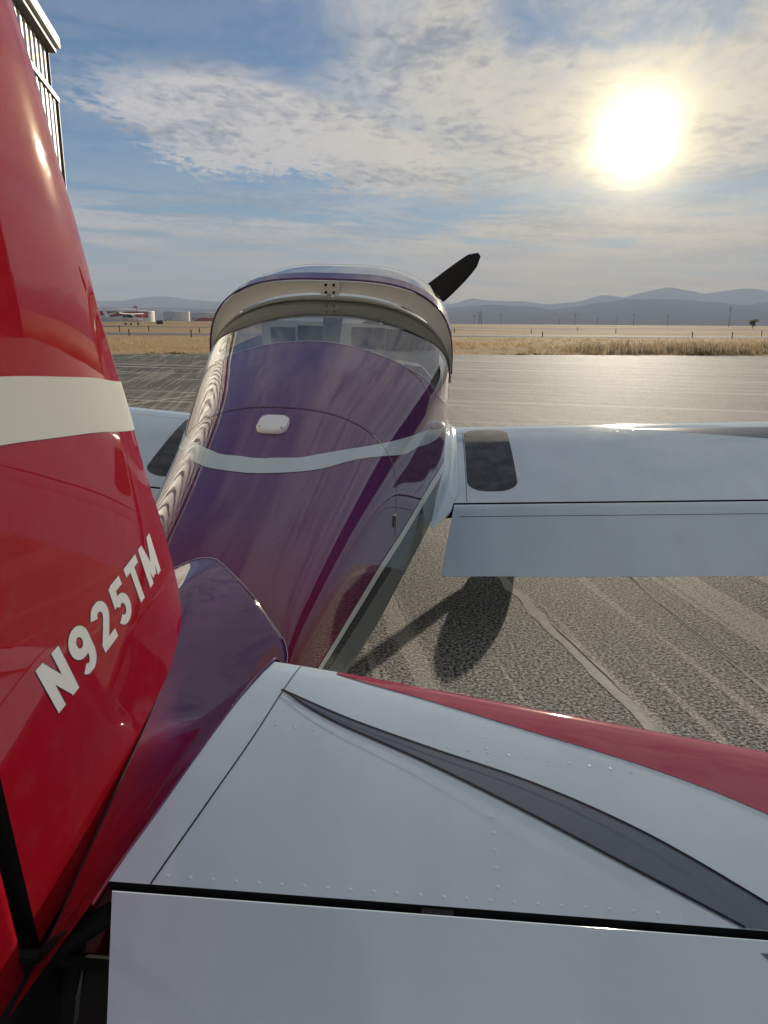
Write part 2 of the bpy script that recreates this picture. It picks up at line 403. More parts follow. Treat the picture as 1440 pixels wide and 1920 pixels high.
# ---- propeller
def blade(sg):
    hub = Vector((0, -.34)); tip = Vector((.805, .318)) if sg > 0 else Vector((-.805, -.998))
    d = (tip-hub); ln = d.length; d.normalize(); n_ = Vector((d.y, -d.x)); rows = []
    for i in range(17):
        u = i/16; ch = [.07, .10, .145, .175, .19, .19, .18, .16, .13][min(8, int(u*8))]
        ch = pchip([0, .15, .35, .55, .75, .9, .97, 1.], [.05, .10, .17, .195, .17, .13, .09, .035])(u)
        tw = R(38-22*u); p = hub+d*ln*u+n_*(.03*math.sin(u*3.0)) ; th = .02*(1-u)+.006
        ring = []
        for k in range(12):
            q = 2*math.pi*k/12; x_ = math.cos(q)*ch/2; y_ = math.sin(q)*th
            off = x_*math.cos(tw)-y_*math.sin(tw); da = x_*math.sin(tw)*-sg+y_*math.cos(tw)
            ring.append((5.33+da, p.x+n_.x*off, p.y+n_.y*off))
        rows.append(ring)
    rows.append([tuple(sum(c_)/12 for c_ in zip(*rows[-1]))]*12)
    return rows
prop = part('propeller', blade(1), M['prop'], closed=True)
part('blade', blade(-1), M['prop'], prop, closed=True)

# ---- paint lines of the fuselage
UP = [(0., 1.385), (.023, 1.395), (.079, 1.414), (.137, 1.472), (.21, 1.57), (.284, 1.699), (.391, 1.969), (.487, 2.273), (.576, 2.691), (.60, 2.93)]
LO = [(0., 1.295), (.039, 1.305), (.10, 1.335), (.157, 1.387), (.25, 1.54), (.344, 1.713), (.43, 1.92), (.474, 2.076), (.57, 2.493), (.615, 2.93)]
_fu, _fl = pchip([p[0] for p in UP], [p[1] for p in UP]), pchip([p[0] for p in LO], [p[1] for p in LO])
fs_ = lambda s, a: fus(a, s)
sl = [i/60*.585 for i in range(61)]
decal('deck_stripe', fs_, [(s, _fu(abs(s))) for s in [-x for x in sl[::-1]]+sl[1:]], [(s, _fl(abs(s))) for s in [-x for x in sl[::-1]]+sl[1:]], 160, 4, M['stripe'], fuselage, .0014, -1)
S1 = pchip([.2, .838, 1.043, 1.43, 1.933, 2.353, 2.94], [.618, .621, .626, .626, .648, .671, .70])
for sg in (1, -1):
    al = [.2+2.73*i/60 for i in range(61)]
    decal('side_stripe', fus, [(a, sg*S1(a)) for a in al], [(a, sg*(S1(a)+.030)) for a in al], 90, 2, M['side'], fuselage, .0014, 1)
    decal('charcoal_band', fus, [(a, sg*(S1(a)+.031)) for a in al], [(a, sg*(S1(a)+.075)) for a in al], 90, 3, M['charcoal'], fuselage, .0013, 1)
    decal('lower_side_paint', fus, [(a, sg*(S1(a)+.075)) for a in al], [(a, sg*.999) for a in al], 90, 30, M['lower'], fuselage, .0011, 1)
for a_ in (1.75,):
    line_on('skin_seam', fus, [(a_, s/40*.62) for s in range(-40, 41)], .0045, 120, M['seam'], fuselage)
for sg in (1, -1):
    line_on('skin_seam', fus, [(2.40-.0*s, sg*(.27+s*.0135)) for s in range(41)], .004, 60, M['seam'], fuselage, .002, 1)
    mb = MB(); p0 = Vector(fus(1.735, sg*.56))
    mb.box(*(sorted((L(*p0)[0]-.002, L(*p0)[0]+sg*.006))), L(*p0)[1]-.008, L(*p0)[1]+.008, L(*p0)[2]-.03, L(*p0)[2]+.015)
    mb.build('static_port', M['steel'], fuselage)
# rivets along the deck bays
def rivets(name, pts, r, h, m, parent):
    mb = MB()
    for p, n_ in pts:
        p, n_ = Vector(p), Vector(n_).normalized(); u = n_.orthogonal().normalized(); w = n_.cross(u)
        ring = lambda rr, hh: [L(*(p+u*rr*math.cos(k*math.pi/4)+w*rr*math.sin(k*math.pi/4)+n_*hh)) for k in range(8)]
        a_, b_, c_ = ring(r, -.0001), ring(r*.72, h*.8), [L(*(p+n_*h*.3))]
        mb.add(a_+b_+c_, [(k, (k+1) % 8, 8+(k+1) % 8, 8+k) for k in range(8)]+[(8+k, 8+(k+1) % 8, 16) for k in range(8)])
    o = mb.build(name, m, parent, True); o['kind'] = 'stuff'; auto_smooth(o, 80); return o
def on_fus(a, s): p = Vector(fus(a, s)); return p, offs(fus, a, s, 1., 1)-p
rp = []
for k in range(60):
    s = -.5+k/59; rp.append(on_fus(1.77, s)); rp.append(on_fus(AWIN(abs(s))-.022, s))
for a0, a1, s in ((1.0, 2.38, .14), (1.0, 2.38, -.14)):
    for k in range(28): rp.append(on_fus(a0+(a1-a0)*k/27, s))
rivets('rivets', rp, .0032, .0008, M['fus'], fuselage)
# white GPS antenna puck
mb = MB(); n_ = offs(fus, 1.61, -.0, 1., 1)-Vector(fus(1.61, 0)); o_ = Vector(fus(1.61, 0)); f_ = Vector((1, 0, .15)).normalized(); r_ = Vector((0, 1, 0))
n_ = Vector((-.15, 0, 1)).normalized(); rings = []
for hh, k in ((0, 1.), (.010, 1.), (.015, .93), (.017, .6), (.0175, .0)):
    ring = []
    for q in range(36):
        an = 2*math.pi*q/36; e = .55
        x_ = abs(math.cos(an))**e*math.copysign(1, math.cos(an)); y_ = abs(math.sin(an))**e*math.copysign(1, math.sin(an))
        ring.append(L(*(o_+r_*x_*.048*k+f_*y_*.055*k+n_*hh)))
    rings.append(ring)
mb.grid(rings, True); ant = mb.build('gps_antenna', M['antenna'], plane, True); auto_smooth(ant, 40)
for x_ in (-1, 1):
    for y_ in (-1, 1):
        p = o_+r_*x_*.034+f_*y_*.040+n_*.0135; mb = MB(); mb.tube([L(*p), L(*(p+n_*.0035))], .0035, 8); mb.build('screw', M['steel'], ant)

# ---- tilt-up canopy, ajar: hoop, bubble; roll bar behind it
def sup(b0, w, cm, ct, n=2.4):
    q = abs(b0)/w; return cm+(ct-cm)*max(0., 1-q**n)**(1/n)
ANG = [math.pi*(k/48-.5) for k in range(49)]
def arch(a, w, cm, ct, n=2.4):
    e = 2/n; return [(a, w*abs(math.sin(p))**e*math.copysign(1, p), cm+(ct-cm)*abs(math.cos(p))**e) for p in ANG]
CT = pchip([2.95, 3.1, 3.3, 3.5, 3.8, 4.05, 4.25], [.357, .376, .386, .378, .30, .14, -.06])
CWD = pchip([2.95, 3.3, 3.8, 4.25], [.583, .588, .575, .52])
rows = [arch(a, CWD(a), -.06-.05*(a-2.95), CT(a), 2.9) for a in [3.01+1.23*i/20 for i in range(21)]]
canopy = part('canopy', rows, M['plexi'])
skirt = [arch(a, CWD(a)+.002, -.06, CT(a)+.003, 3.1) for a in (2.945, 2.96, 2.99, 3.02, 3.06)]
part('canopy_skirt', [arch(2.95, CWD(2.95)-.004, -.06, CT(2.95)-.004, 3.1)]+skirt, M['fus'], canopy)
fl = lambda d0, d1, a: None
o1 = arch(2.952, .578, -.06, .350, 3.1); i1 = arch(2.952, .553, -.06, .297, 2.38); i2 = arch(2.975, .553, -.06, .297, 2.38)
mid = [tuple((x+y)/2 for x, y in zip(p, q)) for p, q in zip(o1, i1)]; mid = [(p[0]+.010, p[1], p[2]) for p in mid]
hoop = part('canopy_frame', [o1, mid, i1, i2], M['hoop'], canopy); auto_smooth(hoop, 50)
mb = MB(); mb.box(-.045, .045, L(2.945, 0, 0)[1], L(2.958, 0, 0)[1], L(0, 0, .288)[2], L(0, 0, .347)[2]); mb.build('latch_plate', M['hoop'], canopy)
for x_ in (-.018, .018):
    for z_ in (.300, .333):
        mb = MB(); mb.tube([L(2.936, x_, z_), L(2.95, x_, z_)], .006, 10); mb.build('bolt', M['dark'], canopy)
mb = MB(); mb.box(-.012, .012, L(2.93, 0, 0)[1], L(2.96, 0, 0)[1], L(0, 0, .268)[2], L(0, 0, .292)[2]); mb.build('latch_pin', M['steel'], canopy)
rb_o = arch(2.925, .580, -.10, .281, 2.42); rb_i = arch(2.925, .560, -.10, .186, 2.5); rb_i2 = arch(2.99, .560, -.10, .186, 2.5); rb_o2 = arch(2.99, .580, -.10, .281, 2.42)
groove = lambda k, d: [(p[0]+d, p[1]*(1-k)+q[1]*k, p[2]*(1-k)+q[2]*k) for p, q in zip(rb_o, rb_i)]
bar = part('roll_bar', [rb_o2, rb_o, groove(.12, 0), groove(.16, .012), groove(.62, .012), groove(.66, 0), rb_i, rb_i2], M['khaki']); auto_smooth(bar, 30)
mb = MB()
for x0, x1 in ((-.055, .03),):
    mb.add([L(2.96, x0+.02, .20), L(2.96, x1+.03, .20), L(3.78, x1-.10, -.16), L(3.78, x0-.10, -.16), L(2.96, x0+.02, .185), L(2.96, x1+.03, .185), L(3.78, x1-.10, -.175), L(3.78, x0-.10, -.175)],
           [(0, 1, 2, 3), (7, 6, 5, 4), (0, 4, 5, 1), (1, 5, 6, 2), (2, 6, 7, 3), (3, 7, 4, 0)])
mb.build('roll_bar_brace', M['antenna'], plane)
# cabin
mb = MB(); y0 = L(3.84, 0, 0)[1]; z_ = lambda c: L(0, 0, c)[2]
mb.box(-.53, .53, y0, y0+.03, z_(-.40), z_(.015)); pan = mb.build('instrument_panel', M['panel'], plane)
for x0, x1, c0, c1 in ((.02, .19, -.11, -.015), (.225, .36, -.12, -.02), (.385, .49, -.11, -.025), (-.30, -.12, -.11, -.015), (-.46, -.34, -.12, -.03)):
    mb = MB(); mb.box(x0-.012, x1+.012, y0-.012, y0, z_(c0-.012), z_(c1+.012)); bz = mb.build('screen_bezel', M['dark'], pan)
    mb = MB(); mb.box(x0, x1, y0-.015, y0-.012, z_(c0), z_(c1)); mb.build('screen', M['screen'], bz)
mb = MB(); mb.box(.20, .26, y0-.02, y0, z_(.02), z_(.045)); mb.build('compass', M['dark'], pan)
rows = [[(a, .54*math.sin(p), .02+.055*math.cos(p)*(1-(a-3.80)*.5)) for p in [math.pi*(k/16-.5) for k in range(17)]] for a in (3.80, 4.0, 4.25)]
part('glareshield', rows, M['dark'])
for x_ in (-.27, .27):
    mb = MB(); rr = []
    for c_, w_, a_ in ((-.62, .21, 3.0), (-.5, .23, 2.93), (-.25, .235, 2.86), (-.06, .22, 2.81), (.0, .17, 2.79), (.01, .05, 2.80)):
        rr.append([L(a_+dy, x_+dx*w_, c_) for dx, dy in ((-1, .05), (-.85, .09), (.85, .09), (1, .05), (1, -.0), (.85, -.03), (-.85, -.03), (-1, 0))])
    mb.grid(rr, True); auto_smooth(mb.build('seat_back', M['seat'], plane, True), 60)
    hp = MB(); hp.tube([L(3.55, x_-.07, -.10), L(3.55, x_-.075, -.02), L(3.55, x_-.03, .03), L(3.55, x_+.03, .03), L(3.55, x_+.075, -.02), L(3.55, x_+.07, -.10)], .012, 8)
mb = MB(); mb.box(-.45, .45, L(2.4, 0, 0)[1], L(4.2, 0, 0)[1], z_(-.66), z_(-.64)); mb.build('cabin_floor', M['dark'], plane)
mb = MB(); mb.box(-.34, .34, L(2.2, 0, 0)[1], L(2.22, 0, 0)[1], z_(-.6), z_(-.02)); mb.build('baggage_bulkhead', M['dark'], plane)
mb = MB(); mb.box(-.42, .42, L(2.30, 0, 0)[1], L(2.84, 0, 0)[1], z_(-.30), z_(-.28)); mb.build('baggage_shelf', M['seat'], plane)

# ---- fin and rudder
NAC = lambda x, t_: 5*t_*(.2969*math.sqrt(max(x, 0))-.126*x-.3516*x*x+.2843*x**3-.1036*x**4)
FLE = pchip([-0.14, 0.005, 0.085, 0.201, 0.297, 0.428, 0.557, 0.66, 0.762, 0.846, 0.918, 1.25], [0.701, 0.651, 0.631, 0.59, 0.551, 0.507, 0.456, 0.427, 0.39, 0.363, 0.333, 0.203])
def finb(a, c):
    le = FLE(c); ch = le+.42; x_ = max(0., (le-a)/ch); return ch*NAC(x_, .082)
def fin(c, s):
    """s -1..1: right rear (-1) .. leading edge (0) .. left rear (1); returns right side for s<0"""
    le = FLE(c); u = abs(s)**1.8; a = le-(le-.0)*u; b = finb(a, c); return (a, b if s < 0 else -b, c)
SF = [i/40 for i in range(-40, 41)]
CF = [-.12+1.37*i/60 for i in range(61)]
vfin = part('fin', [[fin(c, s) for s in SF] for c in CF]+[[(fin(1.27, s)[0], fin(1.25, s)[1]*.3, 1.27) for s in SF]], M['red'])
part('fin_spar_web', [[fin(c, -1) for c in CF], [fin(c, 1) for c in CF]], M['dark'], vfin)
fr = lambda a, c: (a, finb(a, c), c)            # right side of the fin, sgn +1 is outboard
fl_ = lambda a, c: (a, -finb(a, c), c)
bu = pchip([0, .133, .267, .352, .437, .47], [.575, .551, .52, .499, .474, .466]); bl = pchip([0, .11, .219, .331, .465, .50], [.505, .484, .458, .43, .391, .382])
def band(sgn, nm):
    rows = []
    for k in range(25):
        f_ = k/24; row = []
        for i in range(41):
            u = (i/40)**1.8
            cm_ = .5; 
            le = FLE(.44); a = le*(1-u)
            c = bl(a)+(bu(a)-bl(a))*f_; le = FLE(c); a = le*(1-u); c = bl(a)+(bu(a)-bl(a))*f_
            b = finb(a, c)+.0012
            row.append((a+(.0012 if i == 0 else 0), sgn*b, c))
        rows.append(row)
    return part(nm, rows, M['cream'], vfin)
band(1, 'fin_band'); band(-1, 'fin_band')
def rud(c, s, off=0):
    le = -.014; te = -.42+.06*max(0, c-.2); u = abs(s); a = le+(te-le)*u
    h0 = finb(0, c)*.94; nose = math.sqrt(max(0, 1-(1-min(1, u*14))**2)); b = h0*nose*(1-u)**1.0+.002
    b += 0; return (a, math.copysign(b, -s) if s else 0, c)
SR = sorted([i/30 for i in range(-30, 31)]+[i/300 for i in range(-25, 26) if i % 10])
rudder = part('rudder', [[rud(c, s) for s in SR] for c in [-.30+1.58*i/30 for i in range(31)]], M['red'])
part('rudder_end', [[rud(-.30, s) for s in SR], [(-.2, 0, -.30)]*len(SR)], M['red'], rudder)
# registration letters: heavy strokes, leaning aft
def glyph(ch):
    H = 1.; arc = lambda cx, cy, rx, ry, a0, a1, n=14: [(cx+rx*math.cos(R(a0+(a1-a0)*i/n)), cy+ry*math.sin(R(a0+(a1-a0)*i/n))) for i in range(n+1)]
    T = .10
    if ch == 'N': return [[(T, 0), (T, 1)], [(.62-T, 0), (.62-T, 1)], [(T*1.05, .93), (.62-T*1.05, .07)]]
    if ch == 'T': return [[(.30, 0), (.30, .95)], [(0, 1-T), (.60, 1-T)]]
    if ch == 'M': return [[(T, 0), (T, 1)], [(.74-T, 0), (.74-T, 1)], [(T*1.1, .94), (.37, .12)], [(.37, .12), (.74-T*1.1, .94)]]
    if ch == '9': return [arc(.29, .68, .19, .22, 0, 360, 28), [(.48, .68)]+arc(.29, .36, .19, .27, 0, -135, 16)]
    if ch == '2': return [arc(.29, .70, .19, .205, 165, -35, 18)+[(.30, .36), (.12, .12)], [(.04, T), (.56, T)]]
    if ch == '5': return [[(.52, 1-T), (.13, 1-T)], [(.16, .97), (.13, .50)], arc(.28, .34, .20, .24, 140, -150, 22)]
def strokes(ch, w):
    quads = []
    for pl in glyph(ch):
        n = len(pl); left, right = [], []
        for i, p in enumerate(pl):
            q0, q1 = pl[max(0, i-1)], pl[min(n-1, i+1)]
            if math.dist(pl[0], pl[-1]) < 1e-6 and i in (0, n-1): q0, q1 = pl[-2], pl[1]
            d = Vector((q1[0]-q0[0], q1[1]-q0[1])).normalized(); nn = Vector((-d.y, d.x))*w/2
            left.append((p[0]+nn.x, p[1]+nn.y)); right.append((p[0]-nn.x, p[1]-nn.y))
        for i in range(n-1):
            m_ = 4 if n == 2 else 1
            for k in range(m_):
                lp = lambda A, B, f_: (A[0]+(B[0]-A[0])*f_, A[1]+(B[1]-A[1])*f_)
                quads.append([lp(left[i], left[i+1], k/m_), lp(left[i], left[i+1], (k+1)/m_), lp(right[i], right[i+1], (k+1)/m_), lp(right[i], right[i+1], k/m_)])
    return quads
def letters(side):
    x0 = .121; sc_ = .083; cur = 0; adv = {'N': .62, 'M': .74, '9': .58, '2': .58, '5': .58, 'T': .60}
    txt = 'N925TM'; tot = sum(adv[c_] for c_ in txt)+.16*5; kx = (.503-.121)/(tot*sc_)
    for ci, ch in enumerate(txt):
        lay = 0
        for m_, w, zo, nm in ((M['letter_edge'], .236, .0003, 'letter_outline'), (M['letter'], .205, .0005, 'registration_letter')):
            mb = MB(); lay = 0
            for q in strokes(ch, w):
                lay += 1; vs = []
                for (x_, y_) in q:
                    y_ = min(max(y_, -.02 if w > .22 else 0), 1.02 if w > .22 else 1.); c_ = .132+y_*sc_
                    xx = x0+(cur+x_)*sc_*kx if side > 0 else x0+(tot-cur-x_)*sc_*kx
                    a_ = xx-.345*(c_-.132); vs.append(L(a_, side*(finb(a_, c_)+zo+.00002*(lay % 4)), c_))
                mb.add(vs, [(0, 1, 2, 3)])
            o = mb.build(nm, m_, vfin, False)
        cur += adv[ch]+.16
letters(1); letters(-1)
# ---- fillet fairing between fin, stabiliser and deck
JI = [(-.10, .050, -.105), (0, .052, -.10), (.1, .052, -.085), (.22, .050, -.072), (.34, .046, -.066), (.45, .040, -.055), (.53, .032, -.036), (.58, .022, -.016), (.61, .014, -.004), (.628, .007, .004), (.633, .003, .006), (.634, 0, .006)]
JO = [(-.03, .128, -.004), (.02, .138, .0), (.105, .157, .003), (.22, .180, .004), (.33, .202, .002), (.42, .222, -.001), (.47, .2325, -.010), (.498, .234, -.030), (.515, .230, -.070)]+[tuple(offs(fus, a_, s_, .0022, 1)) for a_, s_ in ((.55, .44), (.60, .41), (.64, .385), (.665, .345), (.694, .252), (.76, .138), (.824, .055), (.85, .028), (.865, .010), (.867, .0))]
JI, JO = resample(JI, 90), resample(JO, 90)
for sg in (1, -1):
    rows = []
    for p, q in zip(JI, JO):
        p, q = Vector(p), Vector(q); row = []
        for k in range(17):
            u = k/16; x_ = p.lerp(q, u); sag = math.sin(math.pi*u)*(.020*max(0, min(1, (p.x+.05)/.3))-.020*max(0, min(1, (p.x-.40)/.18)))
            x_ = x_+Vector((0, 0, -sag*.55)); row.append((x_.x, sg*x_.y, x_.z))
        row.append((q.x, sg*(q.y+.0008), q.z-.006)); rows.append(row)
    fa = part('tail_fairing' if sg > 0 else 'tail_fairing', rows, M['fair'], flip=sg < 0)
    mb = MB(); mb.tube([L(p[0], sg*(p[1]+.001), p[2]+.0005) for p in JI[8:84]], .0016, 6); mb.build('fairing_seam', M['seam'], fa)
    mb = MB(); mb.tube([L(q[0], sg*q[1], q[2]+.001) for q in JO[52:]], .0007, 6); mb.build('fairing_edge', M['edge'], fa)

# ---- horizontal stabiliser and elevator
HLE = pchip([.1, .281, .497, .664, .821, .999, 1.35], [.500, .473, .430, .395, .362, .325, .255])
HIN = lambda a: .135+.20*a
HC = -.029
def hsz(a, b):
    le = HLE(b); ch = le+.37; x_ = max(0., (le-a)/ch); return ch*NAC(x_, .070)
def hs(b, s):
    """s -1 lower rear .. 0 leading edge .. 1 upper rear"""
    le = HLE(b); u = abs(s)**1.8; a = le*(1-u); return (a, b, HC+math.copysign(hsz(a, b), s) if s else HC)
SH = [i/36 for i in range(-36, 37)]
BH = [i/40 for i in range(41)]
stab_parts = {}
for sg in (1, -1):
    rows = []
    for k in BH:
        row = []
        for s in SH:
            a = HLE(.2)*(1-abs(s)**1.8); b = HIN(a)*(1-k)+1.38*k; p = hs(b, s); row.append((p[0], sg*p[1], p[2]))
        rows.append(row)
    e = rows[-1]; rows.append([(p[0]*.98, sg*1.395, HC+(p[2]-HC)*.5) for p in e]); rows.append([(.1, sg*1.4, HC)]*len(e))
    st = part('horizontal_stabilizer', rows, M['white'], flip=sg < 0)
    hsu = lambda a, b: (a, sg*b, HC+hsz(a, b))
    up = sg
    part('rear_spar_web', [[(0.0005, sg*b, HC+hsz(0, b)*z) for b in (.135, .5, .9, 1.38)] for z in (-1, 1)], M['dark'], st)
    line_on('skin_seam', hsu, [(-.0+.0, .184), (.138, .219), (.262, .248), (.359, .265), (HLE(.28)-.012, .281)], .0022, 40, M['seam'], st, .0008, up)
    # crimson leading edge
    RB = pchip([.34, .355, .497, .657, .799, .894, .945, 1.1, 1.38], [.445, .436, .378, .312, .255, .207, .175, .085, .0])
    rows = []
    for i in range(61):
        b = .345+(1.375-.345)*i/60; a1 = max(.0, min(RB(b), HLE(b)-.004)); le = HLE(b); row = []
        for k in range(25):
            s1 = ((le-a1)/le)**(1/1.8); s = -.45+(s1+.45)*k/24; p = hs(b, s); n_ = Vector((1, 0, 0))*max(0, 1-abs(s)*6)+Vector((0, 0, math.copysign(1, s)))*min(1, abs(s)*6)
            p = Vector(p)+n_*.0011; row.append((p.x, sg*p.y, p.z))
        rows.append(row)
    part('leading_edge_paint', rows, M['magenta'], st)
    su = [(.373, .264), (.311, .376), (.257, .499), (.198, .645), (.128, .771), (.034, .892), (.001, .930)]
    sl_ = [(.373, .264), (.315, .336), (.224, .499), (.142, .635), (.068, .75), (.001, .855)]
    decal('swoosh', hsu, su, sl_, 60, 8, M['slate'], st, .0010, up)
    line_on('swoosh_edge', hsu, su, .0036, 60, M['navy'], st, .0022, up); line_on('swoosh_edge', hsu, sl_, .0036, 60, M['navy'], st, .0022, up)
    rv = []
    def on_h(a, b): p = Vector(hsu(a, b)); return p, offs(hsu, a, b, 1., up)-p
    for k in range(44): rv.append(on_h(.012, .20+k*.0268))
    for k in range(40): rv.append(on_h(.287-.098*(k*.0268), .245+k*.0285))
    for b_ in (.585, .95, 1.3):
        for k in range(12): rv.append(on_h(.03+k*.026, b_))
    rivets('rivets', rv, .0030, .00028, M['white'], st)
    # elevator, drooped
    DR = R(9)
    def elv(b, s):
        u = abs(s); ch = .36-.03*(b-.14); x_ = -ch*u; h0 = hsz(0, b)*1.04; nose = math.sqrt(max(0, 1-(1-min(1, u*45))**2))
        z_ = math.copysign(h0*nose*(1-u)+.0015, s) if s else 0
        return (-.0065+x_*math.cos(DR)+z_*math.sin(DR)*0, b, HC+z_+x_*math.sin(DR))
    SE = SR
    rows = [[(p[0], sg*p[1], p[2]) for p in (elv((.142+.12*max(0., abs(s)))*(1-k)+1.38*k, s) for s in SE)] for k in [i/24 for i in range(25)]]
    ele = part('elevator', rows, M['white'], flip=sg < 0)
    part('elevator_end', [rows[0], [(rows[0][i][0], sg*(.146+.12*abs(SE[i])), HC+(rows[0][i][0]+.02)*math.tan(DR)) for i in range(len(SE))]], M['white'], ele)
    eu = lambda u, b: (elv(b, u)[0], sg*b, elv(b, u)[2])
    decal('swoosh', eu, [(.06, .862), (.40, .98), (.9, 1.2)], [(.06, .935), (.40, 1.10), (.9, 1.32)], 20, 4, M['slate'], ele, .0012, -up)
    for b_ in (.515, 1.0):
        mb = MB(); x0, x1 = sorted((sg*(b_-.018), sg*(b_+.018))); mb.box(x0, x1, L(-.016, 0, 0)[1], L(-.001, 0, 0)[1], z_(HC-.01), z_(HC+.0205)); mb.build('hinge_bracket', M['black'], st)
    mb = MB(); mb.box(*sorted((sg*.16, sg*1.36)), L(-.0065, 0, 0)[1], L(-.0005, 0, 0)[1], z_(HC-.016), z_(HC+.004)); mb.build('hinge_gap_shade', M['dark'], st)  # dark box added in the hinge gap, stands for its shade
mb = MB(); mb.add([L(-.34, -.15, -.135), L(-.34, .15, -.135), L(.0, .15, -.13), L(.0, -.15, -.13), L(-.34, -.14, -.16), L(-.34, .14, -.16), L(.0, .14, -.16), L(.0, -.14, -.16)], [(0, 1, 2, 3), (0, 4, 5, 1), (1, 5, 6, 2), (2, 6, 7, 3), (3, 7, 4, 0)]); mb.build('tail_well_shade', M['dark'], plane)  # dark plate added over the tail top so the open well reads shaded
# elevator horns and pushrod, tail spring, tail wheel
mb = MB()
for sg in (1, -1): mb.tube([L(-.02, sg*.145, HC), L(-.03, sg*.07, HC-.06), L(-.05, sg*.02, HC-.17)], [.012, .014, .012], 8)
mb.tube([L(-.03, -.15, HC-.075), L(-.03, .15, HC-.075)], .008, 8); mb.build('elevator_horn', M['dark'], plane)
mb = MB(); mb.tube([L(-.16, .125, HC-.16), L(-.06, .10, HC-.09), L(.03, .075, HC-.07)], .011, 8); mb.build('pushrod', M['dark'], plane)
mb = MB(); mb.tube([L(0, 0, -.25), L(-.25, 0, -.45), L(-.40, 0, -.60)], [.018, .016, .014], 8); mb.build('tail_spring', M['steel'], plane)

# ---- wings, flaps, gear
XU = [0, .0125, .025, .05, .075, .1, .15, .2, .25, .3, .4, .5, .6, .7, .8, .9, 1.]
YU = [.0, .0267, .0361, .0491, .058, .0643, .0719, .075, .076, .0755, .0714, .0641, .0547, .0436, .0308, .0168, .001]
YL = [.0, -.0123, -.0171, -.0226, -.0261, -.0292, -.035, -.0397, -.0428, -.0446, -.0448, -.0417, -.0367, -.03, -.0216, -.0123, -.001]
_yu, _yl = pchip([math.sqrt(x) for x in XU], YU), pchip([math.sqrt(x) for x in XU], YL)
W_LE, W_CH, DIH = 3.92, 1.47, math.tan(R(3.6))
def wc0(b): return -.676+(b-.62)*DIH
def wu(a, b):
    x_ = max(0, (W_LE-a)/W_CH); return (a, b, wc0(b)+1.125*W_CH*_yu(math.sqrt(x_)))
def wl(a, b):
    x_ = max(0, (W_LE-a)/W_CH); return (a, b, wc0(b)+1.125*W_CH*_yl(math.sqrt(x_)))
A_H = 2.715
UW = [(i/30)**1.9 for i in range(31)]
def wsec(b): return [wl(A_H+(W_LE-A_H)*(1-u), b) for u in UW[::-1]]+[wu(A_H+(W_LE-A_H)*(1-u), b) for u in UW[1:]]
TIP = 3.78
ss0 = lambda x, a, b: (lambda t: t*t*(3-2*t))(max(0., min(1., (x-a)/(b-a))))
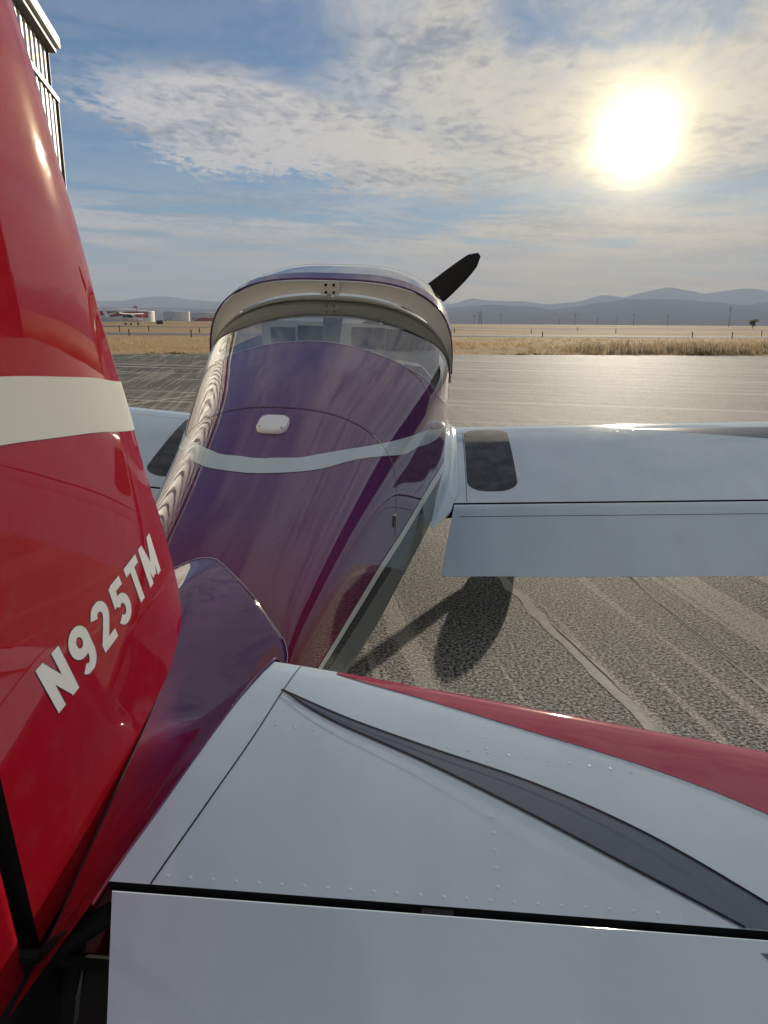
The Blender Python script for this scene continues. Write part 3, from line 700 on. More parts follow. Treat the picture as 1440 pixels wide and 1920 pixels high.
for sg in (1, -1):
    mir = lambda rows: [[(p[0], sg*p[1], p[2]) for p in r_] for r_ in rows]
    rows = [wsec(.46+(TIP-.46)*k/30) for k in range(31)]
    e = rows[-1]; rows += [[(p[0]*.9+3.4*.1, TIP+.10, wc0(TIP)+.02+(p[2]-wc0(TIP))*.75) for p in e], [(p[0]*.8+3.4*.2, TIP+.16, wc0(TIP)+.03+(p[2]-wc0(TIP))*.3) for p in e]]
    wing = part('wing', mir(rows), M['white'], flip=sg < 0)
    part('rear_spar_web', mir([[wu(A_H, b), wl(A_H, b)] for b in (.46, 1.2, 2.2, TIP)]), M['dark'], wing)
    wus = lambda a, b: (wu(a, b)[0], sg*b, wu(a, b)[2])
    # walkway
    P = []
    cx, cy, hw, hl, rr_ = .815, 3.235, .125, .415, .10
    for q, (sx, sy) in enumerate(((1, 1), (-1, 1), (-1, -1), (1, -1))):
        for i in range(9):
            an = R(90*q+90*i/8); P.append((cy+sy*(hl-rr_)+rr_*math.sin(an), cx+sx*(hw-rr_)+rr_*math.cos(an)))
    left = sorted([p for p in P if p[1] < cx]); right = sorted([p for p in P if p[1] >= cx])
    decal('wing_walk', wus, left, right, 40, 6, M['walk'], wing, .0012, sg)
    # dark swoosh out on the leading edge skin, skin seams, rivets
    decal('swoosh', wus, [(3.62, 1.58), (3.60, 2.2), (3.55, 3.0), (3.45, 3.7)], [(3.62, 1.58), (3.50, 2.0), (3.25, 2.7), (2.85, 3.5)], 40, 6, M['slate'], wing, .0010, sg)
    line_on('skin_seam', wus, [(3.585, .64), (3.585, 2.0), (3.585, 3.7)], .0035, 60, M['seam'], wing, .0006, sg)
    line_on('skin_seam', wus, [(2.72, .685), (3.2, .685), (3.60, .685)], .003, 30, M['seam'], wing, .0006, sg)
    line_on('skin_seam', wus, [(3.59, 1.55), (3.75, 1.55), (3.90, 1.55)], .003, 20, M['seam'], wing, .0006, sg)
    rv = []
    def on_w(a, b): p = Vector(wus(a, b)); return p, offs(wus, a, b, 1., sg)-p
    for k in range(18): rv.append(on_w(2.74+k*.05, .655))
    for k in range(70): rv.append(on_w(3.57, .66+k*.043)); rv.append(on_w(2.74, .72+k*.043))
    for b_ in (1.45, 1.85, 2.3):
        for k in range(22): rv.append(on_w(2.78+k*.036, b_))
    rivets('rivets', rv, .0036, .0004, M['white'], wing)
    # flap, lowered
    FD = R(35)
    def flap(b, u, top=True):
        ch = .385; nose = math.sqrt(max(0, 1-(1-min(1, u*9))**2)); h = .021*nose*(1-u)+.001
        x_ = u*ch; zz = h if top else -h*1.1
        a = 2.702-x_*math.cos(FD)-(-zz)*math.sin(FD)*-1; c = wc0(b)+.041-x_*math.sin(FD)+zz*math.cos(FD)
        return (a, b-.055*u*(1 if b < 1 else 0), c)
    uf = [(i/20)**1.5 for i in range(21)]
    rows = [[flap(.625+(2.15-.625)*k/16, u, False) for u in uf[::-1]]+[flap(.625+(2.15-.625)*k/16, u) for u in uf[1:]] for k in range(17)]
    fp = part('flap', mir(rows), M['white'], flip=sg < 0)
    for r_ in (rows[0], rows[-1]): part('flap_end', mir([r_, [tuple(sum(v)/len(r_) for v in zip(*r_))]*len(r_)]), M['white'], fp)
    fts = lambda u, b: tuple((flap(b, u)[0], sg*flap(b, u)[1], flap(b, u)[2]))
    line_on('skin_seam', fts, [(.20, .66), (.20, 1.4), (.20, 2.12)], .003, 40, M['seam'], fp, .0006, -sg)
    # aileron
    rows = [[(A_H-.015-u*.25, b, wc0(b)+.012+(.022*math.sqrt(max(0, 1-(1-min(1, u*9))**2))*(1-u)+.001)*k_) for u, k_ in [(u, -1) for u in uf[::-1]]+[(u, 1) for u in uf[1:]]] for b in (2.17, 2.7, 3.2, 3.76)]
    part('aileron', mir(rows), M['white'], flip=sg < 0)
    # wing root fairing: a fillet from the fuselage side down on to the wing skin, trailing off behind it
    rows = []
    for i in range(41):
        a = 2.52+1.40*i/40
        w = FW(a)-.004; fa_ = max(A_H, min(a, W_LE)); top = wu(fa_, .62)[2]-max(0., A_H-a)*.30
        t_ = ss0(a, 2.50, 2.70); bo = (w+.006)*(1-t_)+.618*t_+.03*ss0(a, 2.70, 2.80); hgt = (.10+.05*math.sin(max(0, (a-2.7))*2.2))*(.25+.75*t_)
        row = []
        for k in range(13):
            an = k/12*math.pi/2
            row.append((a, w+(bo-w)*(1-math.cos(an)), top+hgt*(1-math.sin(an))+.003))
        dn_ = .05*(1-ss0(a, 2.66, 2.74)); bt = max(FB(a)+.03, top-dn_)
        for k in range(1, 7): u = k/6; row.append((a, bo-(bo-w)*.75*u**3, top+.003+(bt-top-.003)*u))
        rows.append(row)
    rf = part('wing_root_fairing', mir(rows), M['white'], flip=sg < 0)
    # main gear: leg, fairing, wheel
    WB = 1.085; WA = 4.06
    zc_of = lambda a, b, z: (z-AO.z-AF.z*a-AR.z*b*sg)/AU.z
    cw = zc_of(WA, WB, .19)
    mb = MB(); pts = [(4.05, .33, zc_of(4.05, .33, .74)), (4.2, .72, zc_of(4.2, .72, .45)), (4.3, .96, zc_of(4.3, .96, .30)), (4.2, 1.06, zc_of(4.2, 1.06, .2))]
    mb.tube([L(a, sg*b, c) for a, b, c in pts], [(.026, .045), (.024, .042), (.02, .036), (.02, .03)], 10); mb.build('gear_leg', M['white'], plane, True)
    rows = []
    for i in range(25):
        u = i/24; a = WA+.38-.95*u; e = math.sin(math.pi*min(1, u*1.0)**.62)**.7 if 0 < u < 1 else 0.; hw = .115*e+.001; hh = .195*e+.001; cc = cw+.055+.05*max(0, u-.4)
        rows.append([(a, WB+hw*math.cos(2*math.pi*k/24), cc+hh*math.sin(2*math.pi*k/24)) for k in range(24)])
    pant = part('wheel_fairing', mir(rows), M['white'], closed=True)
    rows = []
    for i in range(33):
        an = 2*math.pi*i/32; rows.append([(WA+(.135+.052*math.cos(q))*math.cos(an), WB+.058*math.sin(q), cw+(.135+.052*math.cos(q))*math.sin(an)) for q in [2*math.pi*k/12 for k in range(12)]])
    tyre = part('wheel', mir(rows), M['black'], closed=True)
    rows = [[(WA+r0*math.cos(2*math.pi*k/24), WB+d, cw+r0*math.sin(2*math.pi*k/24)) for k in range(24)] for r0, d in ((.0, .03), (.09, .03), (.09, -.03), (.0, -.03))]
    part('rim', mir(rows), M['steel'], tyre, closed=True)
ct_ = -(AO.z+AF.z*-.42-.075)/AU.z
rows = []
for i in range(25):
    an = 2*math.pi*i/24; rows.append([(-.42+(.05+.025*math.cos(q))*math.cos(an), .028*math.sin(q), ct_+(.05+.025*math.cos(q))*math.sin(an)) for q in [2*math.pi*k/10 for k in range(10)]])
part('tail_wheel', rows, M['black'], closed=True)

# ------------------------------------------------------------------ the place
ss = lambda x, a, b: (lambda t: t*t*(3-2*t))(max(0., min(1., (x-a)/(b-a))))
def gz(x, y):
    """height of the field beyond the ramp"""
    z = .60*ss(y, 70, 150)*(1-ss(x, -10, 40)*.85)+1.6*ss(y, 250, 800)*(1-ss(x, -40, 200)*.8)
    if y < 400: z += .10*ss(y, 38, 46)*noise.noise((x*.08, y*.12, 0))+.16*ss(y, 37.5, 42)
    return z
EDGE = lambda x: 36.4+.108*x*(1 if abs(x) < 60 else 60/abs(x))          # far edge of the ramp

def _asphalt(t, b):
    co = objco(t); x, y, z = sepx(t, co)
    grav = t.nodes.new('ShaderNodeTexVoronoi'); grav.feature = 'F1'; grav.inputs['Scale'].default_value = 85.; link(t, co, grav.inputs['Vector'])
    gd = X(t, grav.outputs['Distance']); gc = X(t, sepx(t, grav.outputs['Color'])[0].v)
    g2 = noise_n(t, co, 42., 4, .7); g3 = noise_n(t, co, 120., 2, .6)
    # wear streaks run along the taxi direction; oil and seal-coat patches
    ang = R(-8.5); u = x*math.cos(ang)-y*math.sin(ang); v = x*math.sin(ang)+y*math.cos(ang)
    st = noise_n(t, comb(t, u*3.0, v*.10, 0.), 1., 5, .6, .3).ss(.50, .68)
    st2 = noise_n(t, comb(t, u*.9+v*.35, v*.06, 4.), 1., 5, .62, .4).ss(.50, .64)
    patch = noise_n(t, comb(t, x*.12, y*.3, 7.), 1., 5, .6, .5).ss(.40, .66)
    dark = x.ss(1.0, -6.5)*y.ss(5., 12.)                # seal-coated strip along the hangar
    base = mixc(t, g2*.6+gc*.4, (.17, .166, .155), (.43, .417, .385))
    base = mixc(t, patch*.35, base, (.065, .064, .062))
    base = mixc(t, (st*.5+st2*.5)*.75, base, (.42, .40, .35))
    seal = mixc(t, (st2*.8+patch*.2)*.42, (.030, .032, .033), (.20, .20, .19))
    base = mixc(t, dark*.92, base, seal)
    st3 = noise_n(t, comb(t, u*8., v*.16, 2.), 1., 4, .6).ss(.53, .60)
    hi_ = noise_n(t, co, 66., 4, .72)
    base = mixc(t, st3*.85, base, (.66, .61, .52))
    pit = (gd*1.0).ss(.0, .55)
    base = mixc(t, hi_.ss(.53, .61)*.85, base, (.60, .58, .53)); base = mixc(t, (hi_-st3*.05).ss(.50, .43)*.95, base, (.010, .010, .010))
    w_ = x*.30+y*.954; al = x*.954-y*.30
    st4 = noise_n(t, comb(t, w_*1.7, al*.045, 6.), 1., 5, .62).ss(.52, .60)*y.ss(6., 12.)
    base = mixc(t, (st3*.5*y.ss(14., 6.)).m('MAXIMUM', st4*.6), base, (.60, .57, .51))
    link(t, base, b.inputs['Base Color'])
    link(t, g2*.25+.60, b.inputs['Roughness'])
    h = (1.-pit)*.6+g2*.4+hi_*2.2
    bump(t, b, h, 1., .009, False)
M['asphalt'] = mat('worn_asphalt', (.1, .1, .1), .6, spec=.07, build=_asphalt)
def _field(t, b):
    co = objco(t); x, y, z = sepx(t, co)
    n1 = noise_n(t, comb(t, x*.05, y*.12, 0.), 1., 6, .65); n2 = noise_n(t, comb(t, x*.6, y*1.2, 0.), 1., 6, .7); n3 = noise_n(t, comb(t, x*.004, y*.02, 2.), 1., 5, .6)
    c = mixc(t, n2, (.34, .215, .10), (.60, .42, .21)); c = mixc(t, n1.ss(.45, .65)*.6, c, (.42, .27, .125))
    c = mixc(t, n3.ss(.44, .56)*y.ss(100., 260.)*.8, c, (.20, .12, .06)); c = mixc(t, n2.ss(.60, .75)*.5, c, (.12, .10, .045))
    link(t, c, b.inputs['Base Color']); bump(t, b, n2, .8, .25, False)
M['field'] = mat('dry_grass_ground', (.3, .2, .1), .95, spec=.1, build=_field)
def _conc(t, b):
    co = objco(t); n = noise_n(t, co, .4, 6, .6)
    link(t, mixc(t, n, (.15, .14, .125), (.24, .225, .195)), b.inputs['Base Color']); bump(t, b, noise_n(t, co, 3., 4), .3, .02, False)
M['taxi'] = mat('pale_concrete', (.35, .33, .3), .9, spec=.12, build=_conc)
# ramp
xs = [-70+i*5 for i in range(41)]
mb = MB(); mb.grid([[(x, y0 if y0 < 30 else EDGE(x), 0) for x in xs] for y0 in (-60, -20, 0, 10, 20, 99)]); tag(mb.build('ramp', M['asphalt']), kind='structure')
# field: one sheet to the horizon (starts just under the ramp edge)
ys = [33, 35, 36, 37, 38, 39, 40, 42, 45, 49, 54, 60, 67, 75, 84, 95, 108, 122, 138, 155, 180, 220, 280, 350, 430, 520, 640, 800, 1100, 1600, 2500, 4000, 7000, 12000]
rows = []
for y in ys:
    hw = 140+y*1.1; rows.append([(hw*(k/40-1), y, (gz(hw*(k/40-1), y) if y > EDGE(hw*(k/40-1)) else -.02-.03*(EDGE(hw*(k/40-1))-y > 1)) if y < 900 else 1.45*0+gz(hw*(k/40-1), 900)*1.0) for k in range(81)])
mb = MB(); mb.grid(rows); tag(mb.build('field', M['field'], smooth=True), kind='structure')
mb = MB(); mb.grid([[(-14000, -14000, -.3), (14000, -14000, -.3)], [(-14000, 34, -.3), (14000, 34, -.3)]]); tag(mb.build('ground', M['field']), kind='structure')
# taxiways: slabs a little above the grass
for (x0, y0, x1, y1, w) in ((-120, 74, 190, 96, 11), (-160, 122, 240, 133, 10), (-40, 176, 400, 205, 12)):
    d = Vector((x1-x0, y1-y0)).normalized(); n_ = Vector((-d.y, d.x)); rows = []
    for i in range(61):
        p = Vector((x0, y0))+Vector((x1-x0, y1-y0))*i/60; l_, r_ = p-n_*w/2, p+n_*w/2
        zt = max(gz(p.x, p.y), gz(l_.x, l_.y), gz(r_.x, r_.y))+.05
        rows.append([(l_.x-n_.x, l_.y-n_.y, zt-.10), (l_.x, l_.y, zt), (r_.x, r_.y, zt), (r_.x, r_.y, zt-.25)])
    mb = MB(); mb.grid(rows); tag(mb.build('taxiway', M['taxi']), kind='structure')
# sealed cracks in the ramp near the tail
M['sealer'] = mat('crack_filler', (.25, .24, .22), .8, spec=.03, build=lambda t, b: (link(t, mixc(t, noise_n(t, objco(t), 24., 4, .7), (.34, .33, .30), (.70, .67, .60)), b.inputs['Base Color']), bump(t, b, noise_n(t, objco(t), 60., 4, .7), .7, .005, False)))
M['crackgap'] = mat('open_crack', (.012, .012, .012), .95)
rng = random.Random(3)
def crack(p0, p1, w, open_side):
    p0, p1 = Vector(p0), Vector(p1); d = (p1-p0).normalized(); n_ = Vector((-d.y, d.x)); N = int((p1-p0).length/.06); r1, r2, r3 = [], [], []
    for i in range(N+1):
        p = p0.lerp(p1, i/N)+n_*(.016*noise.noise((i*.07, p0.x, 0))+.006*noise.noise((i*.5, p0.y, 3)))
        wl_ = w*(.75+.5*noise.noise((i*.35, 5, p0.x))); wr = w*(.75+.5*noise.noise((i*.35, 9, p0.x)))
        a_, b_ = p-n_*wl_, p+n_*wr; r1.append([(a_.x, a_.y, .0015), (p.x-n_.x*w*.4, p.y-n_.y*w*.4, .0022), (p.x+n_.x*w*.4, p.y+n_.y*w*.4, .0022), (b_.x, b_.y, .0015)])
        q = p+n_*w*open_side*.55; g = max(.0006, .006*(noise.noise((i*.16, 2, p0.x))+.25)); r2.append([(q.x-n_.x*g, q.y-n_.y*g, .0036), (q.x+n_.x*g, q.y+n_.y*g, .0036)])
    mb = MB(); mb.grid(r1); o = mb.build('crack_repair', M['sealer']); tag(o, kind='structure')
    mb = MB(); mb.grid(r2); mb.build('crack', M['crackgap'], o)
crack((.60, 4.75), (1.16, 1.55), .045, .9)
crack((2.0, 4.9), (2.75, 1.9), .016, .4); crack((1.42, 4.6), (1.62, 2.3), .012, .2); crack((2.9, 9.0), (3.6, 3.2), .02, -.5); crack((-5.2, 12.), (-2.4, 19.), .05, .3)
# ------------------------------------------------------------------ grass and weeds
def _straw(c0, c1):
    def f(t, b):
        oi = t.nodes.new('ShaderNodeNewGeometry'); r_ = X(t, oi.outputs['Random Per Island'])
        cc = mixc(t, r_, c0, c1); link(t, cc, b.inputs['Base Color'])
        tl = t.nodes.new('ShaderNodeBsdfTranslucent'); t.links.new(cc, tl.inputs[0]); mx = t.nodes.new('ShaderNodeMixShader'); mx.inputs[0].default_value = .5
        o = t.nodes['Material Output']; t.links.new(b.outputs[0], mx.inputs[1]); t.links.new(tl.outputs[0], mx.inputs[2]); t.links.new(mx.outputs[0], o.inputs[0])
    return f
M['straw'] = mat('straw_blades', (.4, .3, .15), .8, spec=.2, build=_straw((.36, .25, .12), (.66, .50, .28)))
M['weed'] = mat('weed_stems', (.2, .15, .1), .85, spec=.2, build=_straw((.16, .12, .075), (.55, .47, .33)))
M['green'] = mat('green_tufts', (.1, .12, .04), .85, spec=.2, build=_straw((.05, .06, .02), (.20, .19, .07)))
def blades(name, n, xr, ydist, hfun, wid, m, label, cat, seed):
    rg = random.Random(seed); vs, fs = [], []
    while len(fs) < n:
        x = rg.uniform(*xr); e = EDGE(x); y = e+ydist(rg); h = hfun(rg, x, y)
        if h <= 0: continue
        z = gz(x, y)-.01; k = rg.randint(4, 8)
        for _ in range(k):
            dx, dy = rg.gauss(0, .11), rg.gauss(0, .11); an = rg.uniform(0, math.pi); hh = h*rg.uniform(.5, 1.15); w = wid*rg.uniform(.6, 1.4)
            lx, ly = rg.gauss(0, .28)*hh, rg.gauss(0, .28)*hh; b0 = len(vs)
            vs += [(x+dx-w*math.cos(an), y+dy-w*math.sin(an), z), (x+dx+w*math.cos(an), y+dy+w*math.sin(an), z), (x+dx+lx*.5+w*.6*math.cos(an), y+dy+ly*.5+w*.6*math.sin(an), z+hh*.6), (x+dx+lx*.5-w*.6*math.cos(an), y+dy+ly*.5-w*.6*math.sin(an), z+hh*.6), (x+dx+lx, y+dy+ly, z+hh)]
            fs += [(b0, b0+1, b0+2, b0+3), (b0+3, b0+2, b0+4)]
    o = new_obj(name, vs, fs, m, None, False); tag(o, label, cat, kind='stuff'); return o
blades('dry_grass', 52000, (-30, 45), lambda r_: .1+abs(r_.gauss(0, 14)), lambda r_, x, y: .20*max(.25, .8+noise.noise((x*.15, y*.15, 1))), .016, M['straw'], 'short straw coloured grass over the airfield infield', 'grass', 1)
blades('edge_weeds', 5200, (-26, 42), lambda r_: .05+abs(r_.gauss(0, .5)), lambda r_, x, y: .26*max(0, noise.noise((x*.35, 3, 1))+.12), .03, M['green'], 'low green and brown tufts along the far ramp edge', 'grass', 2)
blades('tall_weeds', 26000, (8.5, 45), lambda r_: .4+abs(r_.gauss(0, 3.2)), lambda r_, x, y: .62*ss(x, 8.2, 11.5)*max(.0, noise.noise((x*.28, y*.4, 6))*.9+.62), .014, M['weed'], 'tall brown seed weeds beside the far ramp edge', 'weeds', 3)
# ------------------------------------------------------------------ mountains
def _mtn(c0, c1):
    def f(t, b):
        co = objco(t); n = noise_n(t, co, .0022, 8, .62)
        link(t, mixc(t, n, c0, c1), b.inputs['Base Color'])
    return f
M['mtn'] = mat('forested_slope', (.09, .085, .075), 1., spec=.0, build=_mtn((.035, .042, .035), (.13, .115, .09)))
def ridge(D, prof, seed, thick):
    """prof: (tan azimuth, tan elevation) of the crest"""
    f = pchip([p[0] for p in prof], [p[1] for p in prof]); rows = []; N = 420; lo_, hi_ = -1.6, 1.6
    K = 22
    for j in range(K+1):
        u = j/K; row = []
        for i in range(N+1):
            ta = lo_+(hi_-lo_)*i/N; y = D-thick*(u**.9); x = ta*D
            if prof[0][0] <= ta <= prof[-1][0]: e = f(ta)
            else: e = prof[-1 if ta > 0 else 0][1]*(.8+.5*noise.noise((ta*3, seed, 0)))
            e += .0016*noise.noise((ta*40, seed, 5))+.0008*noise.noise((ta*110, seed, 8))
            h = max(0., e)*D
            rel = noise.multi_fractal((x*.0011, y*.0011, seed), .8, 2., 6) if 0 < u < 1 else 0
            row.append((x+(noise.noise((ta*30, u*4, seed))*200*math.sin(math.pi*u)), y, -5+(h+6)*(1-u)**1.15*(1+.22*(rel-.8)*math.sin(math.pi*u))))
        rows.append(row)
    mb = MB(); mb.grid(rows); return tag(mb.build('mountains', M['mtn'], smooth=True), kind='structure')
px = lambda pts: [((u-720)/1400*1.031, (606+(u-720)*.007-v)/1400*1.031+.0) for u, v in pts]
ridge(11500, px([(-200, 575), (0, 566), (195, 566), (230, 568), (265, 566), (300, 562), (330, 560), (365, 564), (400, 568), (500, 572), (600, 578), (760, 578), (840, 571), (875, 565), (915, 568), (960, 569), (1000, 573), (1050, 571), (1082, 562), (1100, 559), (1130, 563), (1160, 556), (1190, 549), (1215, 546), (1245, 551), (1275, 556), (1310, 551), (1345, 548), (1380, 551), (1410, 560), (1440, 566), (1520, 560), (1700, 570)]), 2., 3200)
ridge(7200, px([(-200, 586), (100, 580), (195, 578), (300, 579), (400, 581), (600, 585), (760, 583), (850, 578), (900, 575), (960, 577), (1010, 582), (1060, 577), (1110, 569), (1150, 566), (1215, 565), (1260, 569), (1300, 573), (1340, 575), (1390, 570), (1440, 566), (1600, 572)]), 9., 2600)

# ------------------------------------------------------------------ hangars
def _metal(c0, c1, r0=.45):
    def f(t, b):
        co = objco(t); x, y, z = sepx(t, co)
        n = noise_n(t, comb(t, x*2., y*2., z*.25), 1., 5, .65)
        link(t, mixc(t, n.ss(.35, .7), c0, c1), b.inputs['Base Color']); link(t, n*.2+r0-.1, b.inputs['Roughness'])
    return f
M['cladding'] = mat('cream_steel_cladding', (.6, .56, .46), .45, .0, spec=.5, build=_metal((.74, .69, .57), (.58, .54, .45)))
M['cladding2'] = mat('brown_steel_cladding', (.12, .09, .07), .45, .0, spec=.5, build=_metal((.13, .095, .075), (.085, .065, .055)))
M['fascia'] = mat('white_fascia', (.80, .79, .75), .4)
M['girt'] = mat('dark_trim', (.05, .05, .05), .5)
def ribbed(mb, L_, z0, z1, pitch, d, off=0.):
    """trapezoid rib sheet along +x, facing +y (local)"""
    prof = []; x = 0.
    while x < L_:
        prof += [(x, 0), (x+pitch*.50, 0), (x+pitch*.60, d), (x+pitch*.90, d)]; x += pitch
    prof = [(min(px_, L_), pd) for px_, pd in prof]+[(L_, 0)]
    mb.grid([[(px_, pd+off, z) for px_, pd in prof] for z in (z0, z1)])
def hangar(name, label, corner, dirv, length, depth, h, h_split, pitch, wallmat, group=None):
    """corner: far end of the wall; dirv: along the wall; the building lies on the side away from its +y"""
    ang = math.atan2(dirv[1], dirv[0]); t = empty(name, (*corner, 0), ang); tag(t, label, 'hangar', group)
    mb = MB(); ribbed(mb, length, h_split, h, pitch, .05); mb.build('upper_wall', wallmat, t)
    mb = MB(); ribbed(mb, length, 0., h_split-.02, pitch, .04, .16); mb.build('lower_wall', wallmat, t)
    mb = MB(); mb.box(-.09, length, -.05, .26, h_split-.10, h_split+.06); mb.build('wall_trim', M['girt'], t)
    mb = MB(); mb.box(-.12, length, -.2, .42, h, h+.30); g = mb.build('fascia', M['fascia'], t)
    mb = MB(); mb.box(-.06, length, -.02, .30, h-.14, h-.002); mb.build('soffit', M['girt'], t)
    mb = MB(); mb.box(-.05, -.002, -.12, .08, h_split+.07, h-.15); mb.build('corner_trim', M['girt'], t)
    mb = MB(); mb.box(-.07, -.003, -.12, .24, 0, h_split-.12); mb.build('corner_trim', M['girt'], t)
    sgn = -1
    mb = MB(); ap = h+depth*.12
    mb.add([(-.45, .42, h+.31), (length, .42, h+.31), (length, -depth/2, ap+.31), (-.45, -depth/2, ap+.31), (length, -depth, h+.31), (-.45, -depth, h+.31)], [(0, 1, 2, 3), (3, 2, 4, 5)]); mb.build('roof', M['fascia'], t)
    for x_ in (0., length):
        mb = MB(); mb.add([(x_, 0, 0), (x_, -depth, 0), (x_, -depth, h+.3), (x_, -depth/2, ap+.28), (x_, 0, h+.3)], [(0, 1, 2, 3, 4)]); mb.build('gable_wall', wallmat, t)
    mb = MB(); mb.add([(0, -depth+.05, 0), (length, -depth+.05, 0), (length, -depth+.05, h), (0, -depth+.05, h)], [(0, 1, 2, 3)]); mb.build('rear_wall', wallmat, t)
    return t
# local +y must face the airplane: direction from far corner back towards the viewer has its left side at +y
hangar('hangar', 'tall cream ribbed metal hangar with white eave rising behind the red fin', (-10.62, 26.0), (.2, -.98), 46, 24, 9.7, 8.25, .56, M['cladding'])
hangar('hangar', 'dark brown metal hangar facing the pale wing across the ramp', (25.0, -22.), (-.03, 1.), 60, 22, 8.6, 3.2, .38, M['cladding2'])

# ------------------------------------------------------------------ storage tanks
M['tank_white'] = mat('white_tank_paint', (.60, .60, .60), .5, build=_metal((.66, .66, .65), (.55, .55, .55)))
M['tank_red'] = mat('red_tank_paint', (.26, .03, .03), .5, build=_metal((.42, .04, .035), (.34, .036, .03)))
def tank(cx, cy, r, z0, h, rise, label, bands):
    t = empty('storage_tank', (cx, cy, z0)); tag(t, label, 'tank', 'tanks behind the airfield'); n = 64
    pt = lambda q, rr, z: (rr*math.cos(q), rr*math.sin(q), z)
    mb = MB(); mb.grid([[pt(2*math.pi*k/n, r, z) for k in range(n)] for z in (-3, h)], True); w = mb.build('tank_wall', M['tank_white'], t, True)
    mb = MB(); mb.grid([[pt(2*math.pi*k/n, rr, z) for k in range(n)] for rr, z in ((r+.25, h), (r+.25, h+.25), (r*.5, h+rise*.55), (.01, h+rise))], True); mb.build('roof', M['tank_white'], t, True)
    for q0, q1, a0, a1 in bands:
        mb = MB(); mb.grid([[pt(R(q0+(q1-q0)*k/40), r+.06, z) for k in range(41)] for z in (a0, a1)]); mb.build('red_band', M['tank_red'], t, True)
    q0 = R(-140); mb = MB(); mb.grid([[pt(q0+k*.09, rr, h*k/14+dz) for k in range(15)] for rr, dz in ((r+.1, 0), (r+.9, 0), (r+.9, 1.0))]); mb.build('stair', M['fascia'], t)
# placed by bearing and distance
tank(-.338*520, 520, 19.5, 1.9, 5.9, 2.4, 'broad white tank with a red upper panel behind the parked trainer', [(-128, -22, 2.0, 5.7)])
tank(-.2705*840, 840, 14.2, 2.0, 9.6, 2.0, 'plain white tank with a shallow cone roof between two red-marked tanks', [])
tank(-.226*800, 800, 21.0, 1.7, 8.6, 1.2, 'white tank with a low red band nearest the canopy hoop', [(-140, -20, -1., 3.6), (-58, -20, 3.6, 8.4)])

